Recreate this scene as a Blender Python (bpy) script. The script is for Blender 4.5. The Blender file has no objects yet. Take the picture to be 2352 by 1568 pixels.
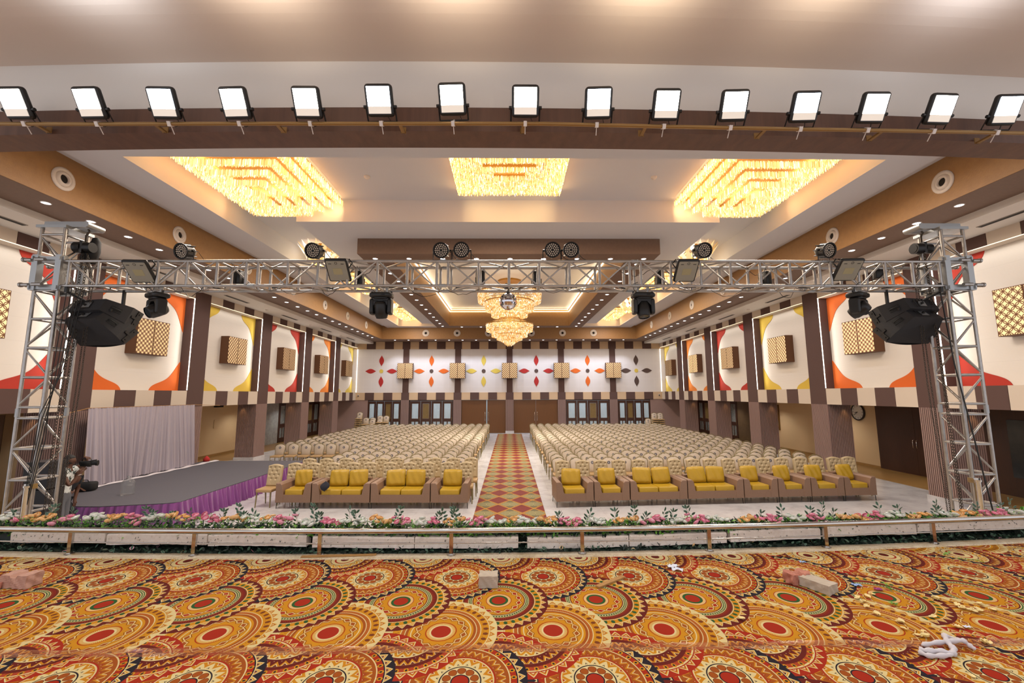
import bpy, bmesh, math, random
from math import sin, cos, pi, radians as R, sqrt, floor, tan, atan2
from mathutils import Vector, Matrix
random.seed(7)
scene = bpy.context.scene
col = scene.collection
W_, H_, F_ = 2352.0, 1568.0, 980.0
CAM = Vector((0.0, 0.0, 3.0))

# ---------------------------------------------------------------- camera
cam_data = bpy.data.cameras.new('camera')
cam_data.sensor_width = 36.0
cam_data.lens = F_ / W_ * 36.0
cam_data.shift_x = -8.0 / W_
cam_data.clip_end = 200
cam = bpy.data.objects.new('camera', cam_data)
col.objects.link(cam)
CROT = Matrix.Rotation(R(-0.8), 3, 'Z') @ Matrix.Rotation(R(90 + 7.04), 3, 'X') @ Matrix.Rotation(R(-0.2), 3, 'Z')
cam.matrix_world = Matrix.Translation(CAM) @ CROT.to_4x4()
scene.camera = cam

def ray(u, v):
    return CROT @ Vector(((u - 1184.0) / F_, -(v - 784.0) / F_, -1.0))
def atY(u, v, Y):
    d = ray(u, v); return CAM + d * (Y / d.y)
def atZ(u, v, z):
    d = ray(u, v); return CAM + d * ((z - 3.0) / d.z)
def atX(u, v, X):
    d = ray(u, v); return CAM + d * (X / d.x)

# ---------------------------------------------------------------- world, exposure
world = bpy.data.worlds.new('world'); scene.world = world; world.use_nodes = True
bgn = world.node_tree.nodes['Background']
bgn.inputs[0].default_value = (0.96, 0.95, 1.0, 1); bgn.inputs[1].default_value = 0.9
scene.view_settings.view_transform = 'Standard'
scene.view_settings.look = 'None'
scene.view_settings.gamma = 1.0
scene.view_settings.use_curve_mapping = False
scene.view_settings.exposure = 0.14

WARM = (1.0, 0.72, 0.42); WHITE = (0.80, 0.86, 1.0); SOFT = (1.0, 0.94, 0.87)
def light(name, kind, loc, power, color, size=0.1, rot=None, **kw):
    l = bpy.data.lights.new(name, kind); l.energy = power; l.color = color
    if kind == 'AREA':
        l.shape = kw.get('shape', 'RECTANGLE'); l.size = size; l.size_y = kw.get('size_y', size)
        if 'spread' in kw: l.spread = kw['spread']
    elif kind == 'SPOT':
        l.spot_size = kw.get('angle', R(100)); l.spot_blend = kw.get('blend', 0.6); l.shadow_soft_size = size
    else:
        l.shadow_soft_size = size
    o = bpy.data.objects.new(name, l); col.objects.link(o); o.location = loc
    if rot: o.rotation_euler = rot
    if 'parent' in kw: o.parent = kw['parent']
    return o

# ---------------------------------------------------------------- node helpers
def C(h):
    h = h.lstrip('#'); v = [int(h[i:i+2], 16) / 255.0 for i in (0, 2, 4)]
    return tuple((x / 12.92 if x <= 0.04045 else ((x + 0.055) / 1.055) ** 2.4) for x in v) + (1.0,)

class S:
    nt = None
    def __init__(s, sock): s.s = sock
    @staticmethod
    def m(op, a, b=None, c=None):
        n = S.nt.nodes.new('ShaderNodeMath'); n.operation = op
        for i, x in enumerate((a, b, c)):
            if x is None: continue
            if isinstance(x, S): S.nt.links.new(x.s, n.inputs[i])
            else: n.inputs[i].default_value = x
        return S(n.outputs[0])
    def __add__(a, b): return S.m('ADD', a, b)
    def __radd__(a, b): return S.m('ADD', b, a)
    def __sub__(a, b): return S.m('SUBTRACT', a, b)
    def __rsub__(a, b): return S.m('SUBTRACT', b, a)
    def __mul__(a, b): return S.m('MULTIPLY', a, b)
    def __rmul__(a, b): return S.m('MULTIPLY', b, a)
    def __truediv__(a, b): return S.m('DIVIDE', a, b)
    def floor(a): return S.m('FLOOR', a)
    def frac(a): return S.m('FRACT', a)
    def abs(a): return S.m('ABSOLUTE', a)
    def sqrt(a): return S.m('SQRT', a)
    def lt(a, b): return S.m('LESS_THAN', a, b)
    def gt(a, b): return S.m('GREATER_THAN', a, b)
    def min(a, b): return S.m('MINIMUM', a, b)
    def max(a, b): return S.m('MAXIMUM', a, b)
def smix(f, a, b): return a + f * (b - a)
def cmix(f, a, b, mode='MIX'):
    n = S.nt.nodes.new('ShaderNodeMix'); n.data_type = 'RGBA'; n.blend_type = mode
    for sock, x in ((n.inputs[0], f), (n.inputs[6], a), (n.inputs[7], b)):
        if isinstance(x, S): S.nt.links.new(x.s, sock)
        else: sock.default_value = x
    return S(n.outputs[2])
def coords(kind='Object'):
    n = S.nt.nodes.new('ShaderNodeTexCoord'); x = S.nt.nodes.new('ShaderNodeSeparateXYZ')
    S.nt.links.new(n.outputs[kind], x.inputs[0])
    return S(x.outputs[0]), S(x.outputs[1]), S(x.outputs[2]), S(n.outputs[kind])
def noise(scale, vec=None, detail=3, rough=0.55, stretch=None):
    n = S.nt.nodes.new('ShaderNodeTexNoise'); n.inputs['Scale'].default_value = scale
    n.inputs['Detail'].default_value = detail; n.inputs['Roughness'].default_value = rough
    if vec is None: vec = coords()[3]
    if stretch:
        mp = S.nt.nodes.new('ShaderNodeMapping'); mp.inputs['Scale'].default_value = stretch
        S.nt.links.new(vec.s, mp.inputs[0]); S.nt.links.new(mp.outputs[0], n.inputs['Vector'])
    else: S.nt.links.new(vec.s, n.inputs['Vector'])
    return S(n.outputs[0])
def ramp(f, stops, interp='LINEAR'):
    n = S.nt.nodes.new('ShaderNodeValToRGB'); cr = n.color_ramp; cr.interpolation = interp
    stops = sorted(stops, key=lambda q: q[0])
    while len(cr.elements) > 1: cr.elements.remove(cr.elements[-1])
    cr.elements[0].position = stops[0][0]; cr.elements[0].color = stops[0][1]
    for p, c in stops[1:]:
        e = cr.elements.new(p); e.color = c
    S.nt.links.new(f.s, n.inputs[0])
    return S(n.outputs[0])

def mat(name, color=None, rough=0.6, metal=0.0, fn=None, bump=None, emit=None, estr=0.0, **kw):
    m = bpy.data.materials.new(name); m.use_nodes = True; nt = m.node_tree; S.nt = nt
    b = nt.nodes['Principled BSDF']
    b.inputs['Roughness'].default_value = rough; b.inputs['Metallic'].default_value = metal
    if isinstance(color, str): color = C(color)
    if fn is not None:
        r = fn()
        if isinstance(r, tuple):
            nt.links.new(r[0].s, b.inputs['Base Color'])
            if r[1] is not None: nt.links.new(r[1].s, b.inputs['Roughness'])
        else: nt.links.new(r.s, b.inputs['Base Color'])
    elif color is not None:
        v = kw.get('vary', 0.06)
        if v and metal < .5:
            nz = noise(kw.get('vscale', 3.0), detail=4)
            k = cmix(nz, tuple(max(0, x * (1 - v)) for x in color[:3]) + (1,), tuple(min(1, x * (1 + v)) for x in color[:3]) + (1,))
            nt.links.new(k.s, b.inputs['Base Color'])
        else: b.inputs['Base Color'].default_value = color
    if bump:
        sc, st = bump[0], bump[1]
        nz = noise(sc, detail=3) if len(bump) < 3 else bump[2]()
        bn = nt.nodes.new('ShaderNodeBump'); bn.inputs['Strength'].default_value = st; bn.inputs['Distance'].default_value = kw.get('bdist', 0.01)
        nt.links.new(nz.s, bn.inputs['Height']); nt.links.new(bn.outputs[0], b.inputs['Normal'])
    if emit:
        if isinstance(emit, S): nt.links.new(emit.s, b.inputs['Emission Color'])
        else: b.inputs['Emission Color'].default_value = emit if len(emit) == 4 else tuple(emit) + (1,)
        b.inputs['Emission Strength'].default_value = estr
        m.cycles.emission_sampling = kw.get('es', 'NONE')
    if 'spec' in kw: b.inputs['Specular IOR Level'].default_value = kw['spec']
    if 'alpha' in kw: b.inputs['Alpha'].default_value = kw['alpha']
    if 'trans' in kw: b.inputs['Transmission Weight'].default_value = kw['trans']
    if 'sheen' in kw: b.inputs['Sheen Weight'].default_value = kw['sheen']
    if 'coat' in kw: b.inputs['Coat Weight'].default_value = kw['coat']
    return m

# ---------------------------------------------------------------- mesh builder
class MB:
    def __init__(s): s.v = []; s.f = []; s.mi = []; s.sm = []
    def add(s, vs, fs, mi=0, smooth=False, M=None):
        o = len(s.v)
        for p in vs:
            p = Vector(p)
            s.v.append(tuple(M @ p) if M is not None else tuple(p))
        for q in fs: s.f.append(tuple(i + o for i in q)); s.mi.append(mi); s.sm.append(smooth)
        return s
    def box(s, x0, x1, y0, y1, z0, z1, mi=0, M=None):
        return s.add([(x0,y0,z0),(x1,y0,z0),(x1,y1,z0),(x0,y1,z0),(x0,y0,z1),(x1,y0,z1),(x1,y1,z1),(x0,y1,z1)],
                     [(0,3,2,1),(4,5,6,7),(0,1,5,4),(1,2,6,5),(2,3,7,6),(3,0,4,7)], mi, False, M)
    def cbox(s, c, d, mi=0, M=None):
        return s.box(c[0]-d[0]/2, c[0]+d[0]/2, c[1]-d[1]/2, c[1]+d[1]/2, c[2]-d[2]/2, c[2]+d[2]/2, mi, M)
    def rbox(s, c, d, r=0.02, seg=3, mi=0, M=None, axis='z', smooth=True):
        # rounded in the plane across 'axis', with a chamfered rim
        hx, hy, hz = d[0]/2, d[1]/2, d[2]/2
        if axis == 'z': a, b, h = hx, hy, hz
        elif axis == 'y': a, b, h = hx, hz, hy
        else: a, b, h = hy, hz, hx
        r = min(r, a*.98, b*.98)
        def loop(ins):
            P = []
            for (cx, cy, a0) in ((a-r, b-r, 0), (-a+r, b-r, 90), (-a+r, -b+r, 180), (a-r, -b+r, 270)):
                for i in range(seg+1):
                    t = R(a0 + 90*i/seg); q = max(r-ins, 0.0005)
                    P.append((cx + q*cos(t), cy + q*sin(t)))
            return P
        e = min(r*.5, h*.6)
        levels = [(-h, e), (-h+e*.35, e*.3), (-h+e, 0), (h-e, 0), (h-e*.35, e*.3), (h, e)]
        vs, fs = [], []
        for (zz, ins) in levels:
            for (x, y) in loop(ins):
                if axis == 'z': p = (x, y, zz)
                elif axis == 'y': p = (x, -zz, y)
                else: p = (zz, x, y)
                vs.append((p[0]+c[0], p[1]+c[1], p[2]+c[2]))
        n = 4*(seg+1)
        for k in range(len(levels)-1):
            for i in range(n):
                j = (i+1) % n
                fs.append((k*n+i, k*n+j, (k+1)*n+j, (k+1)*n+i))
        s.add(vs, fs, mi, smooth, M)
        s.add(vs, [tuple(range(n))[::-1], tuple(range((len(levels)-1)*n, len(levels)*n))], mi, False, M)
        return s
    def cyl(s, p0, p1, r, n=8, r1=None, mi=0, cap=True, smooth=True, M=None):
        p0, p1 = Vector(p0), Vector(p1); d = p1 - p0
        if d.length < 1e-6: return s
        d.normalize(); a = Vector((0,0,1)) if abs(d.z) < .9 else Vector((1,0,0))
        x = d.cross(a).normalized(); y = d.cross(x); r1 = r if r1 is None else r1
        vs = [p0 + (x*cos(2*pi*i/n) + y*sin(2*pi*i/n))*r for i in range(n)] + [p1 + (x*cos(2*pi*i/n) + y*sin(2*pi*i/n))*r1 for i in range(n)]
        s.add(vs, [(i, i+n, (i+1) % n + n, (i+1) % n) for i in range(n)], mi, smooth, M)
        if cap: s.add(vs, [tuple(range(n)), tuple(range(2*n-1, n-1, -1))], mi, False, M)
        return s
    def tube(s, pts, r, n=6, mi=0, closed=False, M=None, cap=True):
        pts = [Vector(p) for p in pts]; N = len(pts)
        rr = r if isinstance(r, (list, tuple)) else [r]*N
        vs, fs = [], []; up = None
        for i, p in enumerate(pts):
            if closed: t = pts[(i+1) % N] - pts[i-1]
            else: t = pts[min(i+1, N-1)] - pts[max(i-1, 0)]
            t = t.normalized() if t.length > 1e-9 else Vector((0,0,1))
            if up is None:
                a = Vector((0,0,1)) if abs(t.z) < .9 else Vector((1,0,0)); up = (a - t*a.dot(t)).normalized()
            else:
                up = up - t*up.dot(t); up = up.normalized() if up.length > 1e-6 else Vector((1,0,0))
            sd = t.cross(up)
            for k in range(n): vs.append(p + (up*cos(2*pi*k/n) + sd*sin(2*pi*k/n))*rr[i])
        for i in range(N if closed else N-1):
            j = (i+1) % N
            for k in range(n): fs.append((i*n+k, i*n+(k+1) % n, j*n+(k+1) % n, j*n+k))
        s.add(vs, fs, mi, True, M)
        if not closed and cap: s.add(vs, [tuple(range(n))[::-1], tuple(range((N-1)*n, N*n))], mi, False, M)
        return s
    def lathe(s, prof, n=16, mi=0, M=None, smooth=True):
        vs, fs = [], []; m = len(prof)
        for i in range(n):
            a = 2*pi*i/n
            for (r, z) in prof: vs.append((r*cos(a), r*sin(a), z))
        for i in range(n):
            j = (i+1) % n
            for k in range(m-1): fs.append((i*m+k, j*m+k, j*m+k+1, i*m+k+1))
        return s.add(vs, fs, mi, smooth, M)
    def prism(s, pts, d, mi=0, M=None, base=0.0, smooth=False):
        # pts in local XY, extruded along +Z from base to base+d
        n = len(pts); vs = [(x, y, base) for x, y in pts] + [(x, y, base+d) for x, y in pts]
        s.add(vs, [tuple(range(n))[::-1], tuple(range(n, 2*n))], mi, False, M)
        return s.add(vs, [(i, (i+1) % n, (i+1) % n + n, i+n) for i in range(n)], mi, smooth, M)
    def grid(s, fn, nu, nv, mi=0, M=None, smooth=True, wrap=False):
        vs = [fn(i/nu, j/nv) for j in range(nv+1) for i in range(nu+1)]
        fs = [(j*(nu+1)+i, j*(nu+1)+i+1, (j+1)*(nu+1)+i+1, (j+1)*(nu+1)+i) for j in range(nv) for i in range(nu)]
        return s.add(vs, fs, mi, smooth, M)
    def sphere(s, c, r, n=10, m=7, mi=0, M=None, sc=(1,1,1)):
        c = Vector(c)
        def f(u, v):
            a, b = 2*pi*u, pi*v
            return (c.x + r*sc[0]*sin(b)*cos(a), c.y + r*sc[1]*sin(b)*sin(a), c.z - r*sc[2]*cos(b))
        return s.grid(f, n, m, mi, M)
    def mesh(s, name, mats):
        me = bpy.data.meshes.new(name); me.from_pydata(s.v, [], s.f)
        if not isinstance(mats, (list, tuple)): mats = [mats]
        for m in mats: me.materials.append(m)
        me.polygons.foreach_set('material_index', s.mi); me.polygons.foreach_set('use_smooth', s.sm)
        me.update(); return me
    def build(s, name, mats, parent=None, loc=None, rot=None):
        o = bpy.data.objects.new(name, s.mesh(name, mats)); col.objects.link(o)
        if parent is not None: o.parent = parent
        if loc is not None: o.location = loc
        if rot is not None: o.rotation_euler = rot
        return o

def tag(o, label=None, cat=None, group=None, kind=None):
    if label: o['label'] = label
    if cat: o['category'] = cat
    if group: o['group'] = group
    if kind: o['kind'] = kind
    return o
def thing(name, label, cat, loc=(0,0,0), rotz=0.0, group=None, rot=None):
    o = bpy.data.objects.new(name, None); col.objects.link(o); o.empty_display_size = 0.1
    o.location = loc; o.rotation_euler = rot if rot else (0, 0, rotz)
    return tag(o, label, cat, group)
def struct(mb, name, m): return tag(mb.build(name, m), kind='structure')
KIDS = {}
def snapshot(root):
    def rec(o): return (o, [rec(c) for c in bpy.data.objects if c.parent == o])
    return rec(root)
def dup(snap, loc=None, rot=None, label=None, group=None, parent=None):
    o, ch = snap
    c = o.copy(); col.objects.link(c); c.parent = parent
    if loc is not None: c.location = loc
    if rot is not None: c.rotation_euler = rot
    if label: c['label'] = label
    if group: c['group'] = group
    for k in ch: dup(k, parent=c)
    return c
ORD = ['first','second','third','fourth','fifth','sixth','seventh','eighth','ninth','tenth','eleventh','twelfth','thirteenth','fourteenth','fifteenth','sixteenth','seventeenth','eighteenth','nineteenth','twentieth','twenty-first','twenty-second','twenty-third','twenty-fourth','twenty-fifth']
# ================================================================ materials
def m_wood(a, b, sc=(1,1,1), scale=6.0):
    return lambda: cmix(noise(scale, detail=6, rough=.65, stretch=sc), C(a), C(b))
M = {}
M['white'] = mat('white_paint', '#d9d3cb', .75, vary=.02)
M['ceil'] = mat('ceiling_paint', '#cdced4', .8, vary=.015)
M['brownsof'] = mat('brown_ceiling_paper', None, .7, fn=lambda: cmix(noise(14, detail=5), C('#6d5648'), C('#7d6453')), bump=(60, .15))
M['gold'] = mat('textured_gold_brown_paper', None, .5, fn=lambda: cmix(noise(9, detail=6, rough=.7), C('#8a6440'), C('#a9814f')), bump=(45, .25))
M['wood'] = mat('walnut_laminate', None, .45, fn=m_wood('#3f2a24', '#75523f', (2.2, 1, .18), 5))
M['darkwood'] = mat('dark_wood', None, .4, fn=m_wood('#331c12', '#4a2a1a', (8, 8, .6), 4))
M['doorwood'] = mat('teak_door_veneer', None, .4, fn=m_wood('#5a3610', '#6a4015', (6, 6, .5), 3))
M['brown'] = mat('brown_fabric_board', '#57403a', .85, vary=.05, vscale=60)
M['beige'] = mat('beige_fabric_board', '#cdbfae', .85, vary=.03, vscale=60)
M['sand'] = mat('sand_fabric_board', '#c9ad8c', .85, vary=.03, vscale=60)
def f_panel():
    x, y, z, v = coords()
    gy = ((y * (1/0.3)).frac() - .5).abs(); gx = ((x * (1/0.3)).frac() - .5).abs(); gz = ((z * (1/0.6)).frac() - .5).abs()
    ln = gz.gt(.492)
    px = ((y * 40).frac() - .5).abs().lt(.2) * ((z * 26).frac() - .5).abs().lt(.24)
    return cmix(ln * .10 + px * .10, C('#dcd5cb'), C('#8d8276'))
M['panel'] = mat('perforated_cream_panel', None, .7, fn=f_panel)
def f_backpanel():
    x, y, z, v = coords()
    ln = ((z * (1/0.6)).frac() - .5).abs().gt(.485).max(((x * (1/0.6)).frac() - .5).abs().gt(.49))
    return cmix(ln * .25, C('#d6d1d0'), C('#f4f0ee'))
M['backpanel'] = mat('pale_acoustic_panel', None, .75, fn=f_backpanel)
M['orange'] = mat('orange_felt', '#d4641e', .85, vary=.04, vscale=40)
M['amber'] = mat('amber_felt', '#d67c2a', .85, vary=.04, vscale=40)
M['yellow'] = mat('yellow_felt', '#cdae42', .85, vary=.04, vscale=40)
M['mustard'] = mat('pale_mustard_felt', '#d3ba52', .85, vary=.04, vscale=40)
M['red'] = mat('red_felt', '#ab3020', .85, vary=.04, vscale=40)
M['crimson'] = mat('crimson_felt', '#ad2a26', .85, vary=.04, vscale=40)
M['cocoa'] = mat('cocoa_felt', '#54423c', .85, vary=.04, vscale=40)
M['rib'] = mat('mauve_brown_rib', '#957a72', .6, vary=.05)
M['ribgap'] = mat('dark_rib_gap', '#38271f', .8, vary=.05)
M['cream'] = mat('cream_wall_paint', '#d2b78f', .8, vary=.02)
M['tan'] = mat('tan_marble', None, .3, fn=lambda: cmix(noise(2.5, detail=6), C('#8f6d40'), C('#a9854f')))
def f_floor():
    x, y, z, v = coords()
    ln = ((x * (1/1.2)).frac() - .5).abs().gt(.497).max(((y * (1/0.6)).frac() - .5).abs().gt(.494))
    nz = noise(1.6, detail=8, rough=.7)
    c = ramp(nz, [(.3, C('#a8a5a5')), (.5, C('#c0bdbe')), (.7, C('#cac8c9'))])
    return cmix(ln * .35, c, C('#9a928b'))
M['floor'] = mat('white_marble_floor', None, .22, fn=f_floor)
def f_cop():
    x, y, z, v = coords()
    nz = noise(3, detail=7, rough=.7, stretch=(1, 6, 1))
    c = ramp(nz, [(.3, C('#c9ac7a')), (.5, C('#e6d6b8')), (.65, C('#efe4cd'))])
    n2 = noise(7, detail=8, rough=.75, stretch=(2.2, 1, 1))
    return cmix((n2 - .5).abs().lt(.008) * .7, c, C('#8a5a1c'))
M['coping'] = mat('cream_marble_coping', None, .3, fn=f_cop)
M['marble'] = mat('grey_marble', None, .25, fn=lambda: cmix(noise(4, detail=8, rough=.7), C('#6f7274'), C('#c8cac9')))
M['bmarble'] = mat('brown_marble', None, .3, fn=lambda: cmix(noise(5, detail=8, rough=.7), C('#4a3a29'), C('#7c6648')))
M['alu'] = mat('truss_aluminium', None, .30, .9, fn=lambda: cmix(noise(9, detail=4), C('#938e89'), C('#c2beba')))
M['alud'] = mat('grey_steel_plate', '#a9abac', .38, .8)
M['steel'] = mat('stainless_steel', None, .16, 1.0, fn=lambda: cmix(noise(4, detail=3), C('#b7b0a8'), C('#d8d4ce')))
M['black'] = mat('black_plastic', '#131212', .42, vary=.0)
M['blackm'] = mat('black_painted_metal', '#1d1c1c', .35, .3)
M['blackf'] = mat('black_speaker_paint', '#17161a', .62, vary=.1, vscale=80)
M['cable'] = mat('black_rubber', '#0d0d0d', .5, vary=.0)
M['chain'] = mat('oiled_steel_chain', '#4b443d', .4, .8)
M['grille'] = mat('dark_grille', '#0a0a0a', .7, vary=0)
M['gold_frame'] = mat('champagne_metal', '#8f845e', .35, .5)
M['hide'] = mat('champagne_leatherette', None, .38, fn=lambda: cmix(noise(6, detail=3), C('#a8946f'), C('#b8a582')))
M['chaircloth'] = mat('cream_chair_upholstery', None, .7, fn=lambda: cmix(noise(8, detail=3), C('#b9a995'), C('#c6b7a4')))
M['seatcloth'] = mat('gold_seat_upholstery', None, .5, fn=lambda: cmix(noise(5, detail=3), C('#a08052'), C('#b8976a')))
M['emblem'] = mat('dark_emblem_ring', '#3a3a4c', .6, vary=0)
M['emblemw'] = mat('pale_emblem_centre', '#c9c2bd', .6, vary=0)
M['sofa'] = mat('tan_leatherette', None, .5, fn=lambda: cmix(noise(30, detail=3), C('#7f6350'), C('#8a6c57')))
M['cushion'] = mat('mustard_leather', None, .42, fn=lambda: cmix(noise(6, detail=3), C('#a5841a'), C('#b38f20')), bump=(7, .35), bdist=.03)
M['navycloth'] = mat('navy_cloth', '#23242e', .9, vary=.1)
M['wcloth'] = mat('white_cloth', '#cfc9cd', .85, vary=.04)
M['drape'] = mat('sheer_white_drape', '#a69da6', .8, vary=.03)
M['purple'] = mat('purple_satin', None, .38, fn=lambda: cmix(noise(3, detail=3), C('#6f3474'), C('#823f86')), sheen=.3)
M['greycarpet'] = mat('grey_event_carpet', '#56545b', .95, vary=.07, vscale=40)
M['browncurt'] = mat('brown_curtain_cloth', '#5e4028', .8, vary=.08)
M['foam'] = mat('cream_foam_block', None, .8, fn=lambda: ramp(noise(30, detail=5, rough=.7), [(.30, C('#b59a7a')), (.36, C('#e6d9ce')), (.6, C('#efe5dc'))]), bump=(16, .3))
def rnd(a, b):
    g = S.nt.nodes.new('ShaderNodeNewGeometry'); return cmix(S(g.outputs['Random Per Island']), C(a), C(b))
M['rosep'] = mat('pink_petal', None, .6, fn=lambda: rnd('#ee7f9f', '#ffc6d4'))
M['roseo'] = mat('peach_petal', None, .6, fn=lambda: rnd('#f2b05c', '#ffe2ae'))
M['rosew'] = mat('white_petal', None, .6, fn=lambda: rnd('#e2e4d6', '#fdfdf8'))
M['leaf'] = mat('dark_green_leaf', '#3b5a47', .45, vary=.3, vscale=20)
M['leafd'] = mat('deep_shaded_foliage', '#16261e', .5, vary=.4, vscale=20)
M['leafe'] = mat('pale_leaf_margin', '#9fb09a', .5, vary=.1)
M['fern'] = mat('bright_green_filler', '#6aa83a', .5, vary=.2, vscale=20)
M['stem'] = mat('plant_stem', '#7c7a66', .6)
M['led'] = mat('led_strip_glow', '#ffffff', .5, emit=(1.0, .92, .80), estr=5.0, vary=0)
M['ledy'] = mat('warm_led_strip_glow', '#ffffff', .5, emit=(1.0, .85, .55), estr=4.0, vary=0)
M['ledtop'] = mat('soffit_led_glow', '#ffffff', .5, emit=(1.0, .80, .50), estr=1.6, vary=0)
M['lamp'] = mat('downlight_glow', '#ffffff', .5, emit=(.92, .95, 1.0), estr=9.0, vary=0)
M['skin'] = mat('brown_skin', '#5a3a2a', .55, vary=.08)
M['hair'] = mat('black_hair', '#0c0a0a', .6, vary=.2, bump=(60, .8))
M['shirt'] = mat('white_leaf_print_shirt', None, .8, fn=lambda: ramp(noise(14, detail=3, rough=.6), [(.40, C('#2e3a36')), (.45, C('#c9cfcc')), (.7, C('#dfe2e0'))]))
M['trouser'] = mat('grey_trousers', '#5a5c62', .85, vary=.06)
M['darkshirt'] = mat('dark_shirt', '#22252b', .85, vary=.1)
M['bgold'] = mat('gold_bangle', '#c9962e', .3, .9)
M['bag'] = mat('black_nylon_bag', '#0f0f11', .75, vary=.1)
M['clearp'] = mat('clear_water_can', '#d7dcdc', .12, vary=0, trans=.85, alpha=.45)
M['glass'] = mat('door_glass', '#c7d0d2', .05, vary=0, trans=.0, alpha=.25)
M['darkglass'] = mat('etched_dark_glass', None, .15, fn=lambda: cmix(noise(4, detail=5), C('#22262a'), C('#3c4146')))
M['frost'] = mat('etched_gold_glass', None, .3, fn=lambda: cmix(noise(30, detail=3), C('#5a4526'), C('#8c7444')))
M['curt'] = mat('lit_pale_blue_curtain', '#a9b6bd', .8, vary=.1, emit=(.62,.74,.80), estr=.28)  # weak emission stands in for room light on the cloth
M['brass'] = mat('brass', '#a88a4a', .3, .9)
M['brick'] = mat('red_brick', None, .9, fn=lambda: cmix(noise(7, detail=6), C('#a4533c'), C('#cf9a86')), bump=(25, .6))
M['pbrick'] = mat('pale_pink_brick', None, .9, fn=lambda: cmix(noise(6, detail=6), C('#a97f69'), C('#d0a595')), bump=(25, .6))
M['block'] = mat('grey_concrete_block', None, .9, fn=lambda: cmix(noise(6, detail=8), C('#a8977f'), C('#c8bcae')), bump=(25, .7))
M['plank'] = mat('rough_timber', None, .8, fn=m_wood('#8b5e2f', '#c79a5c', (2, 12, 12), 4))
M['pipe'] = mat('brass_painted_pipe', '#8f6d3c', .4, .4)
M['paper'] = mat('crumpled_paper', '#dfe3ee', .8, vary=.03)
M['bluep'] = mat('blue_paper', '#9db8e0', .8, vary=.03)
M['petal'] = mat('dry_cream_petal', '#ecd79a', .8, vary=.08)
M['mag'] = mat('magenta_orchid', '#a03a7c', .6, vary=.2)
M['vent'] = mat('vent_white', '#d8cfc8', .5, vary=0)
M['ventd'] = mat('vent_dark', '#1c1714', .8, vary=0)
M['diff'] = mat('grey_air_slot', '#8c837a', .6, vary=0)
M['clockface'] = mat('clock_dial', '#dcdcd8', .5, vary=0)
M['clockrim'] = mat('clock_rim', '#1a0f0f', .3, vary=0)
M['pic'] = mat('painted_canvas', None, .6, fn=lambda: ramp(noise(3.2, detail=2, rough=.4), [(.3, C('#5a1a10')), (.42, C('#c23c18')), (.48, C('#d8b030')), (.52, C('#2a8f8a')), (.6, C('#4fb8b0')), (.66, C('#251a10')), (.74, C('#a83018'))], 'CONSTANT'))
M['picframe'] = mat('gilt_frame', '#7a5a2c', .4, .5)
M['socket'] = mat('grey_cover_plate', '#b9a98e', .6, vary=0)
def f_crystal(hot):
    def f():
        g = S.nt.nodes.new('ShaderNodeNewGeometry'); r = S(g.outputs['Random Per Island'])
        return ramp(r, hot, 'LINEAR')
    return f
def crystal(name, stops, st):
    m = mat(name, None, .15, fn=f_crystal([(0, C('#8a5a20')), (1, C('#d8a858'))]))
    S.nt = m.node_tree; b = m.node_tree.nodes['Principled BSDF']
    g = S.nt.nodes.new('ShaderNodeNewGeometry'); e = ramp(S(g.outputs['Random Per Island']), stops)
    m.node_tree.links.new(e.s, b.inputs['Emission Color']); b.inputs['Emission Strength'].default_value = st
    m.cycles.emission_sampling = 'NONE'; return m
M['crys'] = crystal('lit_crystal_drops', [(0, (.66,.36,.09,1)), (.45, (.98,.62,.22,1)), (.75, (1,.80,.38,1)), (.90, (1.05,.96,.74,1)), (1, (1.7,1.65,1.5,1))], 1.1)
M['crysc'] = crystal('lit_round_crystals', [(0, (.42,.20,.04,1)), (.35, (.80,.46,.15,1)), (.75, (.95,.66,.32,1)), (.90, (1.1,1.0,.8,1)), (1, (1.8,1.7,1.5,1))], .8)
M['crysr'] = mat('gold_crystal_rim', '#b88a3c', .3, .7)
M['foodl'] = None

# interlocking circle lattice (lamp fronts)
def lattice(name, lit, estr, period=.155):
    m = bpy.data.materials.new(name); m.use_nodes = True; nt = m.node_tree; S.nt = nt
    b = nt.nodes['Principled BSDF']; x, y, z, v = coords()
    k = 1.0/period
    def ring(a, c, rr, w):
        fx = (x*k + a).frac() - .5; fz = (z*k + c).frac() - .5
        return ((fx*fx + fz*fz).sqrt() - rr).abs().lt(w)
    msk = ring(0, 0, .43, .05).max(ring(.5, .5, .43, .05)).max(ring(.0, .5, .43, .05)) .max(ring(.5, .0, .43, .05)) if lit == 2 else ring(0, 0, .46, .062 if period < .19 else .05).max(ring(.5, .5, .46, .062 if period < .19 else .05))
    nt.links.new(cmix(msk, C('#d9b98a'), C('#5a3018')).s, b.inputs['Base Color'])
    nt.links.new(cmix(msk, (1, .72, .36, 1), (.12, .05, .015, 1)).s, b.inputs['Emission Color'])
    b.inputs['Emission Strength'].default_value = estr; b.inputs['Roughness'].default_value = .6
    m.cycles.emission_sampling = 'NONE'
    return m
M['latA'] = lattice('lattice_lit_warm', 1, .85)
M['latN'] = lattice('lattice_lit_near', 1, .62, .20)
M['latB'] = lattice('lattice_lit_soft', 1, .42)
M['latC'] = lattice('lattice_dim', 1, .12)
M['latside'] = mat('lattice_box_side', '#5f3a1e', .5)

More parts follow.
